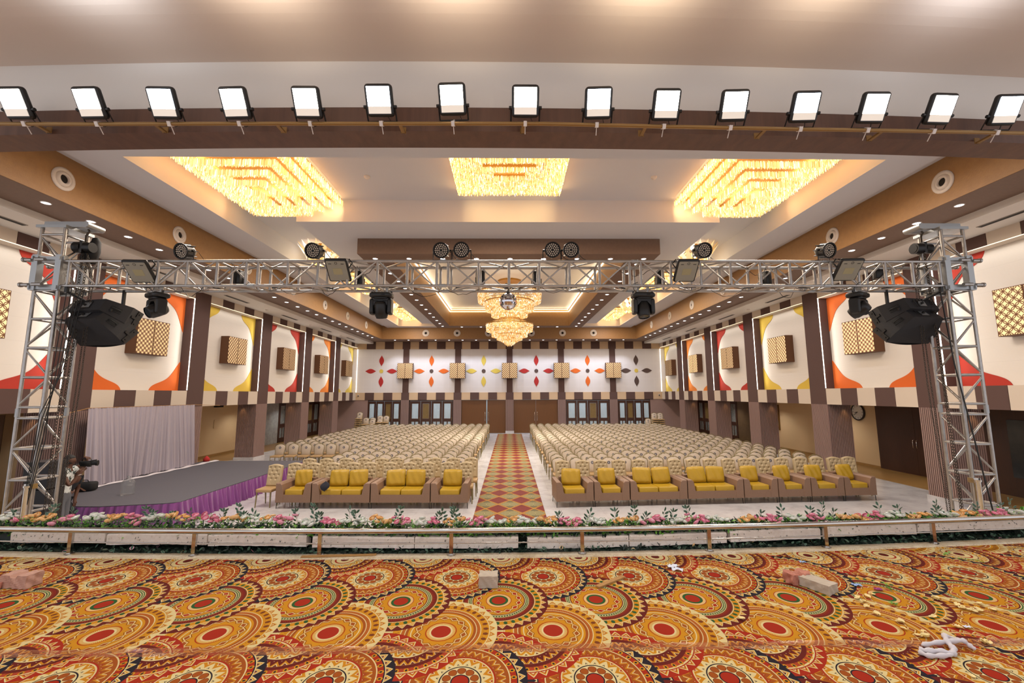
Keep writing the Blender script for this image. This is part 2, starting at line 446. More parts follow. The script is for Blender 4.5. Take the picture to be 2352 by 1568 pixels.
# mandala carpet
def mandala(name, ox, oy):
    def f():
        X, Y, Z, v = coords()
        h, s, Rx, Ry = .405, .4615, .41, .452
        xp = (X - ox) * (1/h); j = xp.floor(); lx = (xp - j) * h
        par = ((j * .5).frac()) * 2.0
        par = par.gt(.5)
        def layer(dx, p):
            t2 = ((Y - oy) * (1/s) + p) * .5
            m = (t2 + .5).floor(); dy = (t2 - m) * (2*s)
            mo = ((m * .5).frac()).gt(.25)
            a = dx * (1/Rx); b = dy * (1/Ry)
            return (a*a + b*b).sqrt(), a, b, p + mo * 2.0
        r1, a1, b1, c1 = layer(lx, par)
        r2, a2, b2, c2 = layer(lx - h, 1.0 - par)
        k = r1.lt(1.0)
        r = smix(k, r2, r1); a = smix(k, a2, a1); b = smix(k, b2, b1); code = smix(k, c2, c1)
        th = S.m('ARCTAN2', b, a) * (1/(2*pi))
        def tri(n): return ((th * n).frac() - .5).abs() * 2.0
        w1 = r.gt(.865); w2 = r.gt(.54) * r.lt(.67)
        AD = code.lt(.5).max(code.gt(2.5)); w3 = r.gt(.335) * r.lt(.475)
        rho = r + w1 * (tri(32) - .5) * .11 + w2 * AD * (tri(30) - .5) * .11 + w3 * AD * (tri(16) - .5) * .12
        cr, ye, re, ma, na, og, gr, br = C('#cdba84'), C('#b8780e'), C('#982208'), C('#5c150e'), C('#161622'), C('#93480e'), C('#1f5226'), C('#70360f')
        gd = C('#bd8010')
        A = ramp(rho, [(0, re), (.12, na), (.14, cr), (.29, na), (.31, cr), (.405, ye), (.478, cr), (.50, re), (.52, og), (.60, ye), (.64, cr), (.66, og), (.72, cr), (.74, re), (.83, na), (.85, cr), (.865, gd), (.89, cr), (.912, na)], 'CONSTANT')
        B = ramp(rho, [(0, re), (.14, gr), (.19, C('#cf9c5c')), (.24, re), (.255, gd), (.51, ma), (.53, cr), (.545, gr), (.60, cr), (.612, br), (.64, ma), (.70, br), (.72, cr), (.735, gd), (.845, cr), (.86, gd), (.885, cr), (.905, ma)], 'CONSTANT')
        Cc = ramp(rho, [(0, re), (.17, cr), (.20, gd), (.255, re), (.27, gd), (.51, cr), (.53, gd), (.57, og), (.615, cr), (.63, C('#a8651c')), (.69, cr), (.705, gd), (.845, cr), (.86, og), (.88, gd), (.905, cr)], 'CONSTANT')
        D = ramp(rho, [(0, ma), (.10, cr), (.20, re), (.24, cr), (.32, ma), (.34, cr), (.38, gd), (.45, cr), (.50, ma), (.52, ma), (.60, ye), (.65, cr), (.67, ma), (.74, C('#a03a1c')), (.82, cr), (.845, re), (.865, gd), (.89, cr), (.912, re)], 'CONSTANT')
        c = cmix(code.gt(.5), A, B); c = cmix(code.gt(1.5), c, Cc); c = cmix(code.gt(2.5), c, D)
        # ring of dots
        fa = ((th * 34).frac() - .5) * (2*pi*.79/34); dr = r - .79
        dd = (fa*fa*1.3 + dr*dr*.8).sqrt()
        o1 = ramp(code*(1/3.0), [(0, gd), (.2, gr), (.5, br), (.84, gd)], 'CONSTANT')
        o2 = ramp(code*(1/3.0), [(0, C('#1c1a20')), (.2, C('#1f4a26')), (.5, C('#6a3412')), (.84, C('#1c1a20'))], 'CONSTANT')
        c = cmix(dd.lt(.042), c, o1); c = cmix(dd.lt(.02), c, o2)
        # ring of diamonds
        fb = (((th * 14).frac() - .5) * (2*pi*.415/14)).abs(); db = (r - .415).abs()
        q = fb * 1.0 + db * 1.6
        kk = code.gt(.5) * code.lt(2.5)
        dc = ramp(code*(1/3.0), [(0, re), (.5, og)], 'CONSTANT')
        c = cmix(q.lt(.095) * kk, c, cr); c = cmix(q.lt(.07) * kk, c, dc)
        c = cmix(q.gt(.112) * q.lt(.128) * kk * (r - .415).abs().lt(.075), c, ma)
        c = cmix(((th*64).frac().lt(.42)) * r.gt(.195) * r.lt(.245) * kk, c, cr)
        c = cmix(((th*120).frac().lt(.35)) * r.gt(.63) * r.lt(.685) * kk, c, re)
        # ring of little discs
        fc = (((th * 10).frac() - .5) * (2*pi*.215/10)); dc2 = r - .215
        c = cmix((fc*fc + dc2*dc2).sqrt().lt(.066) * code.lt(.5), c, ma); c = cmix((fc*fc + dc2*dc2).sqrt().lt(.058) * code.lt(.5), c, og)
        # white beads on the green ring
        be = ((th * 70).frac() - .5).abs().lt(.28) * (r - .575).abs().lt(.012) * code.gt(.5) * code.lt(1.5)
        c = cmix(be, c, cr)
        # fine rays
        c = cmix(((th*90).frac().lt(.2)) * r.gt(.74) * r.lt(.76), c, br)
        nz = noise(300, detail=2)
        c = cmix((nz - .35).max(0.0) * .35, c, C('#5a2c14'))
        return c
    return mat(name, None, .85, fn=f, spec=.15)
# aisle runner: lattice of diamonds
def f_aisle():
    X, Y, Z, v = coords()
    u = X * (1/.64); w = Y * (1/.90)
    p = u + w; q = u - w
    fp = (p.frac() - .5).abs(); fq = (q.frac() - .5).abs()
    edge = fp.max(fq).gt(.43)          # gold lattice lines
    ci = ((p.floor() + q.floor()) * .5).frac().gt(.25)
    m_ = (p.frac() - .5) ; n_ = (q.frac() - .5)
    du = ((m_ + n_) ).abs(); dw = (m_ - n_).abs()
    rings = ((du * 9.0 + dw*dw*4.0).frac()).lt(.35)
    dark = (dw.gt(.45) * du.lt(.30))
    cre = cmix(rings, C('#6c6340'), C('#9a9060')); cre = cmix(dark * rings, cre, C('#2a2418'))
    red = cmix(rings * .4, C('#70190d'), C('#480e08')); red = cmix(dark * .6 * rings, red, C('#1e0f0c'))
    c = cmix(ci, red, cre)
    gold = cmix(fp.max(fq).gt(.475), C('#8a5210'), C('#a67f26'))
    return cmix(edge, c, gold)
M['aisle'] = mat('diamond_runner', None, .85, fn=f_aisle)
# ================================================================ hall shell
YN, YB = 4.73, 33.6
XW = 11.95
ZB0, ZB1 = 2.58, 3.17      # striped band
ZT0, ZT1 = 6.65, 6.97      # striped strip at wall top
ZS = 6.97                  # side soffit
PIL = [(11.60, 12.45), (16.08, 16.93), (20.55, 21.40), (24.95, 25.80), (29.32, 30.17)]
BAYS = [(7.95, 11.60), (12.45, 16.08), (16.93, 20.55), (21.40, 24.95), (25.80, 29.32), (30.17, 33.6)]

def quad_floor(name, pts, z, m, d=0.05):
    b = MB(); n = len(pts)
    b.add([(x, y, z) for x, y in pts] + [(x, y, z-d) for x, y in pts], [tuple(range(n))] + [(i, i+n, (i+1) % n + n, (i+1) % n) for i in range(n)])
    return struct(b, name, m)
quad_floor('floor', [(-13.0, 4.0), (13.0, 4.0), (13.0, 34.8), (-13.0, 34.8)], 0, M['floor'])
quad_floor('floor', [(-14.9, 4.0), (-13.0, 4.0), (-13.0, 34.8), (-14.9, 34.8)], 0, M['tan'])
quad_floor('floor', [(13.0, 4.0), (14.9, 4.0), (14.9, 34.8), (13.0, 34.8)], 0, M['tan'])

for sx, side in ((-1, 'left'), (1, 'right')):
    def bx(b, x0, x1, y0, y1, z0, z1, mi=0):
        a, c = sx*x0, sx*x1
        b.box(min(a, c), max(a, c), y0, y1, z0, z1, mi)
    w = MB()
    # recess back walls, reveals, lintels and sills
    bx(w, 12.33, 12.6, 4.73, YB+.2, ZB1-.2, ZT1, 2)
    for (y0, y1) in PIL:
        bx(w, XW, 12.6, y0, y1, ZB0, ZT1, 0)
    for (y0, y1) in BAYS + [(4.73, 7.95)]:
        bx(w, XW+.02, 12.4, y0, y1, ZT0, ZT1, 1)
        bx(w, XW+.02, 12.6, y0, y1, ZB0, ZB1, 1)
        n = 5
        if y0 < 7.9: continue
        for k in range(n):
            a, c = y0 + (y1-y0)*k/n, y0 + (y1-y0)*(k+1)/n
            bx(w, XW, XW+.04, a+.006, c-.006, ZT0, ZT1, 1 if k % 2 == 0 else 0)
            bx(w, XW, XW+.04, a+.006, c-.006, ZB0, ZB1, 3 if k % 2 == 0 else 0)
    bx(w, XW, XW+.3, 7.55, 7.95, ZB1, ZT0, 0)
    struct(w, 'wall_' + side, [M['brown'], M['beige'], M['panel'], M['beige']])
    # pillars, ribbed below
    for (y0, y1) in PIL:
        p = MB()
        bx(p, XW+.02, 12.83, y0+.02, y1-.02, 0, ZB0, 1)
        bx(p, XW-.03, 12.86, y0-.03, y1+.03, 0, .13, 2)
        n = 15; dy = (y1-y0)/n
        for k in range(n): bx(p, XW-.015, XW+.03, y0+k*dy+.006, y0+(k+1)*dy-.020, .13, ZB0, 0)
        n = 15; dx = (12.85-XW)/n
        for k in range(n):
            bx(p, XW+k*dx+.006, XW+(k+1)*dx-.020, y0-.015, y0+.03, .13, ZB0, 0)
        struct(p, 'trim_pillar', [M['rib'], M['ribgap'], M['floor']])
    # aisle behind the pillars
    c = MB(); bx(c, 12.0, 14.95, 4.73, YB+.2, ZB0, ZB0+.1, 0)
    struct(c, 'ceiling', M['brown'] if 0 else M['cream'])
    o = MB(); bx(o, 14.8, 14.95, 4.73, 27.75, 0, ZB0, 0); struct(o, 'wall_' + side + '_aisle', M['cream'])
    k = MB(); bx(k, 14.77, 14.81, 12.0, 24.0, 0, .10, 0); struct(k, 'baseboard_' + side, M['tan'])

# back wall
bw = MB()
bw.box(-12.6, 12.6, YB, YB+.25, ZB0, 7.3, 2)
bw.box(-12.6, 12.6, YB-.06, YB, ZB0, ZB1-.02, 1)
bw.box(-12.6, 12.6, YB-.05, YB, 6.55, 7.13, 1)
PX = [-12.05, -8.12, -4.06, 0.0, 4.06, 8.12, 12.05]
for i in range(6):
    a, c = PX[i]+.28, PX[i+1]-.28
    if i == 0: a = -11.95
    if i == 5: c = 11.95
    for k in range(5):
        u, v = a+(c-a)*k/5, a+(c-a)*(k+1)/5
        if k % 2: bw.box(u+.006, v-.006, YB-.08, YB-.05, ZB0, ZB1-.02, 0)
        if k % 2: bw.box(u+.006, v-.006, YB-.08, YB-.045, 6.55, 7.13, 0)
for x in PX[1:-1]:
    bw.box(x-.23, x+.23, YB-.07, YB, ZB1-.02, 6.55, 0)
    bw.box(x-.30, x+.30, YB-.085, YB, ZB0, ZB1-.02, 0)
    bw.box(x-.30, x+.30, YB-.085, YB, 6.55, 7.13, 0)
struct(bw, 'wall_back', [M['brown'], M['sand'], M['backpanel']])
for x in PX[1:-1]:
    p = MB(); p.box(x-.31, x+.31, YB-.06, YB+.3, 0, ZB0, 1); p.box(x-.33, x+.33, YB-.11, YB+.2, 0, .2, 2)
    for k in range(11): p.box(x-.31+k*.0564+.006, x-.31+(k+1)*.0564-.014, YB-.085, YB-.05, .2, ZB0, 0)
    struct(p, 'trim_pilaster', [M['rib'], M['ribgap'], M['floor']])

# ---------------------------------------------------------------- ceiling
def cbox(name, boxes, m):
    b = MB()
    for q in boxes: b.box(*q)
    return struct(b, name, m)
cbox('ceiling', [(-9.7, 9.7, YN, YB, 8.67, 8.85)], M['ceil'])
cbox('ceiling', [(-9.2, -8.15, YN, 32.0, 8.0, 8.67), (8.15, 9.2, YN, 32.0, 8.0, 8.67), (-8.15, 8.15, YN, 8.56, 8.0, 8.67), (-8.15, 8.15, 31.2, 32.0, 8.0, 8.67),
                 (-9.6, -9.2, YN, 32.0, 8.14, 8.67), (9.2, 9.6, YN, 32.0, 8.14, 8.67)], M['ceil'])
cbox('ceiling', [(-6.2, -3.97, 11.97, 30.0, 8.0, 8.67), (3.97, 6.2, 11.97, 30.0, 8.0, 8.67), (-3.97, 3.97, 11.97, 14.25, 8.0, 8.67), (-3.97, 3.97, 27.9, 30.0, 8.0, 8.67)], M['ceil'])
b = MB()
for q in [(-4.89, -3.97, 13.31, 28.7, 7.49, 8.0), (3.97, 4.89, 13.31, 28.7, 7.49, 8.0), (-3.97, 3.97, 13.31, 14.25, 7.49, 8.0), (-3.97, 3.97, 27.9, 28.7, 7.49, 8.0)]: b.box(*q, 0)
# textured lining of the opening
for q in [(-3.97, -3.955, 14.25, 27.9, 7.5, 8.66), (3.955, 3.97, 14.25, 27.9, 7.5, 8.66), (-3.97, 3.97, 14.25, 14.265, 7.5, 8.66), (-3.97, 3.97, 27.885, 27.9, 7.5, 8.66)]: b.box(*q, 1)
struct(b, 'trim_ceiling_frame', [M['brownsof'], M['gold']])
b = MB()
for s in (-1, 1):
    x0, x1 = sorted((s*9.6, s*10.7)); b.box(x0, x1, YN, YB, 7.13, 8.5, 0)
    x0, x1 = sorted((s*9.585, s*9.6)); b.box(x0, x1, YN, 31.9, 7.135, 8.14, 1)
b.box(-9.6, 9.6, 31.9, YB, 7.13, 8.5, 0); b.box(-9.585, 9.585, 31.885, 31.9, 7.135, 8.14, 1)
struct(b, 'trim_brown_bulkhead', [M['brownsof'], M['gold']])
cbox('ceiling', [(-12.4, -10.7, YN, YB, ZS, 7.5), (10.7, 12.4, YN, YB, ZS, 7.5)], M['white'])

# led strips of the ceiling opening (double line)
t = thing('cove_strip_light', 'double line of warm cove light around the central ceiling opening', 'strip light', (0, 21, 8.5))
b = MB(); b.box(-3.95, -3.90, 14.27, 27.88, 8.425, 8.45); b.box(3.90, 3.95, 14.27, 27.88, 8.425, 8.45); b.box(-3.9, 3.9, 14.27, 14.32, 8.425, 8.45); b.box(-3.9, 3.9, 27.83, 27.88, 8.425, 8.45)
o = b.build('strip', M['ledy'], t); o.location = (0, -21, -8.5)
b = MB(); b.box(-3.88, -3.83, 14.3, 27.85, 8.565, 8.59); b.box(3.83, 3.88, 14.3, 27.85, 8.565, 8.59); b.box(-3.88, 3.88, 14.30, 14.35, 8.565, 8.59); b.box(-3.88, 3.88, 27.8, 27.85, 8.565, 8.59)
o = b.build('strip', M['ledy'], t); o.location = (0, -21, -8.5)
for (x, y, sx_, sy_) in ((-3.45, 21, .6, 13), (3.45, 21, .6, 13)):
    light('cove_light', 'AREA', (x, y, 8.05), 26, (1, .70, .34), sx_, (R(180), 0, 0), size_y=sy_, parent=None)
light('cove_light', 'AREA', (0, 27.5, 8.05), 14, (1, .70, .34), 7.4, (R(180), 0, 0), size_y=.1)
light('cove_light', 'AREA', (0, 14.6, 8.05), 14, (1, .70, .34), 7.4, (R(180), 0, 0), size_y=.1)

# ---------------------------------------------------------------- downlights
dl = MB(); dl.lathe([(0.0, -.004), (.062, -.004)], 14, 1); dl.lathe([(.062, -.006), (.085, -.012), (.09, 0)], 14, 0)
_t = thing('downlight', 'round white downlight in the brown bulkhead', 'downlight', (0, 0, -50))
b = MB(); b.lathe([(.075, -.004), (.078, -.014), (.092, -.012), (.095, 0)], 16); b.build('trim_ring', M['vent'], _t)
b = MB(); b.lathe([(0, -.003), (.075, -.006)], 16); b.build('lens', M['lamp'], _t)
DL = snapshot(_t); first = [True]
def downlight(x, y, z, label, group, pw=9, ang=100):
    if first[0]: _t.location = (x, y, z); _t['label'] = label; _t['group'] = group; first[0] = False
    else: dup(DL, (x, y, z), None, label, group)
    if pw: light('downlight_beam', 'SPOT', (x, y, z-.03), pw, WHITE, .05, (0, 0, 0), angle=R(ang), blend=.5)
for s, side in ((-1, 'left'), (1, 'right')):
    y = 8.9
    k = 0
    while y < 31.6:
        downlight(s*9.99, y, 7.13, 'round white downlight, %s along the brown bulkhead on the %s side counted from the stage' % (ORD[k], side), 'downlights of the %s bulkhead' % side, 18, 168)
        y += 1.0; k += 1
for k in range(18):
    x = -8.75 + k*1.03
    downlight(x, 32.45, 7.13, 'round downlight over the back wall, %s from the left end' % ORD[k], 'downlights over the back wall', 150, 100)
for s, side in ((-1, 'left'), (1, 'right')):
    for k in range(13):
        downlight(s*4.44, 14.4 + k*1.135, 7.49, 'small downlight on the %s run of the inner brown frame, %s counted from the stage' % (side, ORD[k]), 'downlights of the inner frame', 0 if k % 2 else 14)
for k in range(9):
    downlight(-4.46 + k*1.12, 13.8, 7.49, 'downlight on the near edge of the inner brown frame, %s from the left' % ORD[k], 'downlights of the inner frame front', 0 if k % 2 else 22)
for k in range(6):
    downlight(-3.2 + k*6.4/5, 28.3, 7.49, 'downlight on the far edge of the inner brown frame, %s from the left' % ORD[k], 'downlights of the inner frame back', 0)

# round air nozzles on the bulkhead
_t = thing('air_nozzle', 'round air nozzle', 'air vent', (0, 0, -50))
b = MB(); b.lathe([(.30, 0), (.30, .02), (.22, .035), (.20, .0)], 24); b.build('outer_ring', M['vent'], _t)
b = MB(); b.lathe([(.20, .005), (.17, .05), (.12, .06), (.11, .0)], 20); b.build('nozzle_ring', M['vent'], _t)
b = MB(); b.lathe([(0, .004), (.115, .004)], 20); b.build('throat', M['ventd'], _t)
NZ = snapshot(_t); fz = [True]
def nozzle(loc, rot, label, sc=1.0):
    if fz[0]: o = _t; o.location = loc; o.rotation_euler = rot; o['label'] = label; fz[0] = False
    else: o = dup(NZ, loc, rot, label)
    o['group'] = 'round air nozzles on the brown bulkhead'; o.scale = (sc,)*3
for s, side in ((-1, 'left'), (1, 'right')):
    for k, y in enumerate((8.8, 12.05, 15.3, 18.6, 21.9, 25.0, 28.3)):
        nozzle((s*9.583, y, 7.62), (0, R(-90*s), 0), 'round white air nozzle on the %s brown bulkhead, %s from the stage' % (side, ORD[k]), .82)
for k in range(6):
    nozzle(((-6.3, -3.95, -1.6, 1.65, 4.0, 6.35)[k], 31.883, 7.58), (R(90), 0, 0), 'round air nozzle on the far bulkhead, %s from the left' % ORD[k], .85)
# slots and detectors
for s, side in ((-1, 'left'), (1, 'right')):
    for k, y in enumerate((9.0, 13.2, 17.6, 21.9, 26.3, 30.4)):
        b = MB(); b.box(-.07, .07, -.75, .75, -.012, 0, 0); b.box(-.05, .05, -.73, .73, -.014, -.012, 1)
        o = b.build('air_slot', [M['diff'], M['ventd']]); o.location = (s*11.35, y, ZS)
        tag(o, 'grey linear air slot in the %s soffit, %s from the stage' % (side, ORD[k]), 'air vent', 'linear air slots')
    for k, y in enumerate((11.1, 15.4, 19.8, 24.2, 28.5)):
        b = MB(); b.lathe([(.0, -.06), (.045, -.055), (.07, -.02), (.075, 0)], 14)
        o = b.build('smoke_detector', M['vent']); o.location = (s*11.35, y, ZS)
        tag(o, 'white smoke detector in the %s soffit, %s from the stage' % (side, ORD[k]), 'smoke detector', 'soffit smoke detectors')
for u, v, nm in ((843, 405, 'left'), (1502, 406, 'right')):
    p = atZ(u, v, 8.67); b = MB(); b.lathe([(0, -.07), (.05, -.06), (.08, -.02), (.08, 0)], 14)
    o = b.build('smoke_detector', M['vent']); o.location = p
    tag(o, 'smoke detector on the high ceiling %s of the middle square chandelier' % nm, 'smoke detector')

# ---------------------------------------------------------------- wall art in the side bays
COLS = {'left': ['red', 'orange', 'yellow', 'red', 'amber', 'mustard'], 'right': ['red', 'orange', 'yellow', 'red', 'amber', 'mustard']}
CN = {'red': 'red', 'orange': 'orange', 'yellow': 'yellow', 'amber': 'light orange', 'mustard': 'pale yellow'}
def corner(w, h, top):
    P = [(0, 0), (w, 0)]
    K = [(1, 0), (.97, .07), (.90, .15), (.78, .22), (.64, .28), (.50, .35), (.38, .44), (.28, .56), (.19, .70), (.11, .84), (.04, .96), (0, 1)]
    Q = []
    for i in range(len(K)-1):
        p0, p1, p2, p3 = K[max(i-1, 0)], K[i], K[i+1], K[min(i+2, len(K)-1)]
        for q in range(3):
            t = q/3.0; Q.append(tuple(.5*(2*p1[j]+(p2[j]-p0[j])*t+(2*p0[j]-5*p1[j]+4*p2[j]-p3[j])*t*t+(3*p1[j]-p0[j]-3*p2[j]+p3[j])*t**3) for j in (0, 1)))
    Q.append(K[-1])
    return [(0, 0)] + [(w*a, h*b) for a, b in Q]
for s, side in ((-1, 'left'), (1, 'right')):
    for k, (y0, y1) in enumerate(BAYS):
        c = COLS[side][k]; L = y1-y0; Hh = ZT0-ZB1
        t = thing('wall_panel', 'cream wall panel with %s curved corners in the %s bay of the %s wall' % (CN[c], ['nearest', 'second', 'third', 'fourth', 'fifth', 'farthest'][k], side), 'wall panel', (s*12.33, (y0+y1)/2, ZB1))
        b = MB(); b.box(min(0, -s*.02), max(0, -s*.02), -L/2+.003, L/2-.003, .003, Hh-.003); b.build('backing', M['panel'], t)
        for ey in (-1, 1):
            for top in (0, 1):
                w, h = (1.28, 1.06) if not top else (1.08, 1.3)
                pts = corner(w, h, top)
                b = MB(); vs = []
                for d in (-.02, -.035):
                    for (a, q) in pts: vs.append((s*d, ey*(L/2-.004-a), (Hh-.004-q) if top else q+.004))
                n = len(pts); b.add(vs, [tuple(range(n)), tuple(range(n, 2*n))] + [(i, (i+1) % n, (i+1) % n+n, i+n) for i in range(n)])
                b.build('corner_shape', M[c], t)
        # led strip: along the lintel and down the far jamb
        b = MB(); xs = sorted((s*(XW-.005), s*(XW+.012)))
        b.box(xs[0], xs[1], y0+.02, y1-.0, ZT0-.008, ZT0+.006, 1); b.box(xs[0], xs[1], y1-.028, y1-.004, ZB1+.02, ZT0)
        o = b.build('light_strip', [M['led'], M['ledtop']], t); o.location = (-s*12.33, -(y0+y1)/2, -ZB1)
        light('led_glow', 'AREA', (s*(12.08), (y0+y1)/2, ZT0-.03), 6, SOFT, .12, (0, 0, 0), size_y=L*.9)
        light('led_glow', 'AREA', (s*(12.1), y1-.07, (ZB1+ZT0)/2), 8, SOFT, .1, (R(-90), 0, 0), size_y=3.0)
        # lattice lamp box
        hw, hh, dp = .64, .58, .34
        t = thing('lattice_wall_lamp', 'lattice lamp box, %s bay of %s wall, on the %s cornered panel' % (['nearest', 'second', 'third', 'fourth', 'fifth', 'farthest'][k], side, CN[c]), 'wall lamp', (s*12.31, (y0+y1)/2 + (0.12 if k else -.22), 4.93), R(90*s), 'lattice lamp boxes on the side walls')
        b = MB(); b.box(-hw, hw, 0, dp, -hh, hh); ob = b.build('box', M['latside'], t)
        lit = ['latN', 'latA', 'latA', 'latB', 'latA', 'latC'][k] if s > 0 else ['latN', 'latB', 'latB', 'latC', 'latC', 'latC'][k]
        for e in (-1, 1):
            b = MB(); x0, x1 = sorted((e*.022, e*(hw-.018))); b.box(x0, x1, dp, dp+.012, -hh+.018, hh-.018); b.build('lattice_door', M[lit], t)
PB = ['crimson', 'orange', 'mustard', 'crimson', 'orange', 'cocoa']; DB = ['mustard', 'cocoa', 'cocoa', 'cocoa', 'cocoa', 'mustard']
QX = [-10.05, -6.13, -2.04, 2.1, 6.15, 10.0]
for i, x in enumerate(QX):
    nm = ['crimson', 'orange', 'yellow', 'crimson', 'orange', 'brown'][i]
    t = thing('petal_motif', '%s four-petal motif on the back wall, %s from the left' % (nm, ORD[i]), 'wall decoration', (x, YB-.002, 4.82), 0, 'four-petal motifs on the back wall')
    for (dx, dz, ver) in ((0, .82, 1), (0, -.82, 1), (-.83 if i in (0, 5) else -.96, 0, 0), (.83 if i in (0, 5) else .96, 0, 0)):
        P = []
        for q in range(13):
            a = q/12; P.append(((a-.5)*.86, .185*sin(pi*a)**1.25))
        P += [(x_, -y_) for x_, y_ in P[::-1]][1:-1]
        if ver: P = [(y_, x_) for x_, y_ in P]
        b = MB(); vs = [(px+dx, d, pz+dz) for d in (0, -.02) for px, pz in P]; n = len(P)
        b.add(vs, [tuple(range(n)), tuple(range(n, 2*n))] + [(a, (a+1) % n, (a+1) % n+n, a+n) for a in range(n)])
        b.build('petal', M[PB[i]], t)
    b = MB(); b.cyl((0, 0, 0), (0, -.022, 0), .15, 20, smooth=False); b.build('centre_disc', M[DB[i]], t)
for i, x in enumerate(PX[1:-1]):
    t = thing('lattice_wall_lamp', 'square lattice lamp box on the back wall pilaster, %s from the left' % ORD[i], 'wall lamp', (x+.0, YB-.07, 4.83), 0, 'lattice lamp boxes on the back wall')
    b = MB(); b.box(-.6, .6, -.3, 0, -.6, .6); b.build('box', M['latside'], t)
    for e in (-1, 1):
        b = MB(); x0, x1 = sorted((e*.02, e*.58)); b.box(x0, x1, -.312, -.3, -.58, .58); b.build('lattice_door', M['latB'], t)

# ---------------------------------------------------------------- doors
dn = [0]
def glazed_door(x0, x1, Y, M4, label, leafs=4, frost=(1,), z1=ZB0):
    # wall of glazed leaves in the XZ plane facing -Y, placed by matrix
    dn[0] += 1
    root = bpy.data.objects.new('door_%d' % dn[0], None); col.objects.link(root); tag(root, kind='structure')
    root.matrix_world = M4
    w = (x1-x0)/leafs
    b = MB(); b.box(x0-.05, x1+.05, -.02, .08, z1-.08, z1); b.box(x0-.05, x0, -.02, .08, 0, z1); b.box(x1, x1+.05, -.02, .08, 0, z1)
    b.build('door_frame', M['darkwood'], root)
    for k in range(leafs):
        a, c = x0+k*w, x0+(k+1)*w; b = MB(); r = .13*w/.9
        g = [(a+.2*w, c-.2*w, 1.15, z1-.28), (a+.18*w, a+.46*w, .28, .92), (a+.54*w, c-.18*w, .28, .92)]
        b.box(a+.01, a+.2*w, 0, .05, .02, z1-.09); b.box(c-.2*w, c-.01, 0, .05, .02, z1-.09)
        b.box(a+.2*w, c-.2*w, 0, .05, z1-.28, z1-.09); b.box(a+.2*w, c-.2*w, 0, .05, .92, 1.15); b.box(a+.2*w, c-.2*w, 0, .05, .02, .28)
        b.box(a+.46*w, a+.54*w, 0, .05, .28, .92)
        leaf = b.build('leaf', M['darkwood'], root)
        for gi, (p, q, r0, r1) in enumerate(g):
            b = MB(); b.box(p-.005, q+.005, .02, .03, r0, r1); b.build('pane', M['frost'] if (k in frost and gi == 0) else M['glass'], leaf)
            b = MB(); b.box(p, p+.012, -.004, .02, r0, r1); b.box(q-.012, q, -.004, .02, r0, r1); b.box(p, q, -.004, .02, r1-.012, r1); b.box(p, q, -.004, .02, r0, r0+.012); b.build('bead', M['steel'], leaf)
        b = MB(); b.tube([(c-.06, -.05, 1.0), (c-.06, -.06, 1.05), (c-.06, -.06, 1.2), (c-.06, -.05, 1.25)], .01, 6); b.build('handle', M['brass'], leaf)
    return root
T = Matrix.Translation
for i in (0, 1, 4, 5):
    a, c = PX[i]+.36, PX[i+1]-.36
    if i == 0: a = -11.0
    if i == 5: c = 11.0
    glazed_door(a, c, YB, T((0, YB+.02, 0)), '', 4, (2,) if i == 0 else ((1,) if i == 1 else ((2,) if i == 4 else (1,))))
for s in (-1, 1):
    b = MB(); x0, x1 = sorted((s*11.0, s*15.0)); b.box(x0, x1, YB-.02, YB+.2, 0, ZB0, 0)
    struct(b, 'wall_back_corner', [M['rib']])
for i in (2, 3):
    a, c = PX[i]+.31, PX[i+1]-.31; dn[0] += 1
    root = bpy.data.objects.new('door_%d' % dn[0], None); col.objects.link(root); tag(root, kind='structure'); root.location = (0, YB+.02, 0)
    mid = (a+c)/2 + (.25 if i == 2 else 0); gap = .035 if i == 2 else .004
    for k, (p, q) in enumerate(((a, mid-gap), (mid+gap, c))):
        b = MB(); b.box(p, q, 0, .05, .02, ZB0-.02); lf = b.build('leaf', M['doorwood'], root)
        hx = q-.10 if k == 0 else p+.10
        b = MB(); b.tube([(hx, 0, .95), (hx, -.06, .98), (hx, -.06, 1.62), (hx, 0, 1.65)], .014, 6); b.build('pull_handle', M['steel'], lf)
# bright curtained room behind the back doors
def wavy(x0, x1, z0, z1, amp, per, nu=160, y=0, mi=0, flare=0.0):
    def f(u, v):
        x = x0+(x1-x0)*u; ph = 2*pi*x/per + .9*sin(x*1.7)
        return (x, y + amp*(sin(ph) + .35*sin(2.3*ph+1))*(1+flare*(1-v)), z0+(z1-z0)*v)
    b = MB(); b.grid(f, nu, 6, mi); return b
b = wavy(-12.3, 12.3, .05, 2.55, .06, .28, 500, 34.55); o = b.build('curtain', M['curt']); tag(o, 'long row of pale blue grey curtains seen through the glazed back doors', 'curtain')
b = MB(); b.box(-12.6, 12.6, 34.65, 34.8, 0, 2.6); struct(b, 'wall_outer', M['white'])
b = MB(); b.box(-12.6, 12.6, 33.6, 34.8, 2.6, 2.7); struct(b, 'ceiling', M['white'])
light('lobby_light', 'AREA', (0, 34.2, 2.5), 60, (.8, .9, 1), 22, (0, 0, 0), size_y=.3)
# aisle walls far back: marble piece, then dark glazed doors
for s in (-1, 1):
    b = MB(); xs = sorted((s*14.72, s*14.8)); b.box(xs[0], xs[1], 25.9, 27.75, 0, ZB0); struct(b, 'wall_marble', M['marble'] if s < 0 else M['bmarble'])
    mt = T((s*14.72, 0, 0)) @ Matrix.Rotation(R(-90*s), 4, 'Z')
    for (y0, y1, n) in ((27.8, 30.6, 3), (30.7, 33.5, 3)):
        yy = sorted((-s*y0, -s*y1)); glazed_door(yy[0], yy[1], 0, mt, '', n, (1,))
    b = MB(); xs = sorted((s*14.79, s*14.95)); b.box(xs[0], xs[1], 27.75, 33.6, 0, ZB0); struct(b, 'wall_side_inner', M['darkglass'])
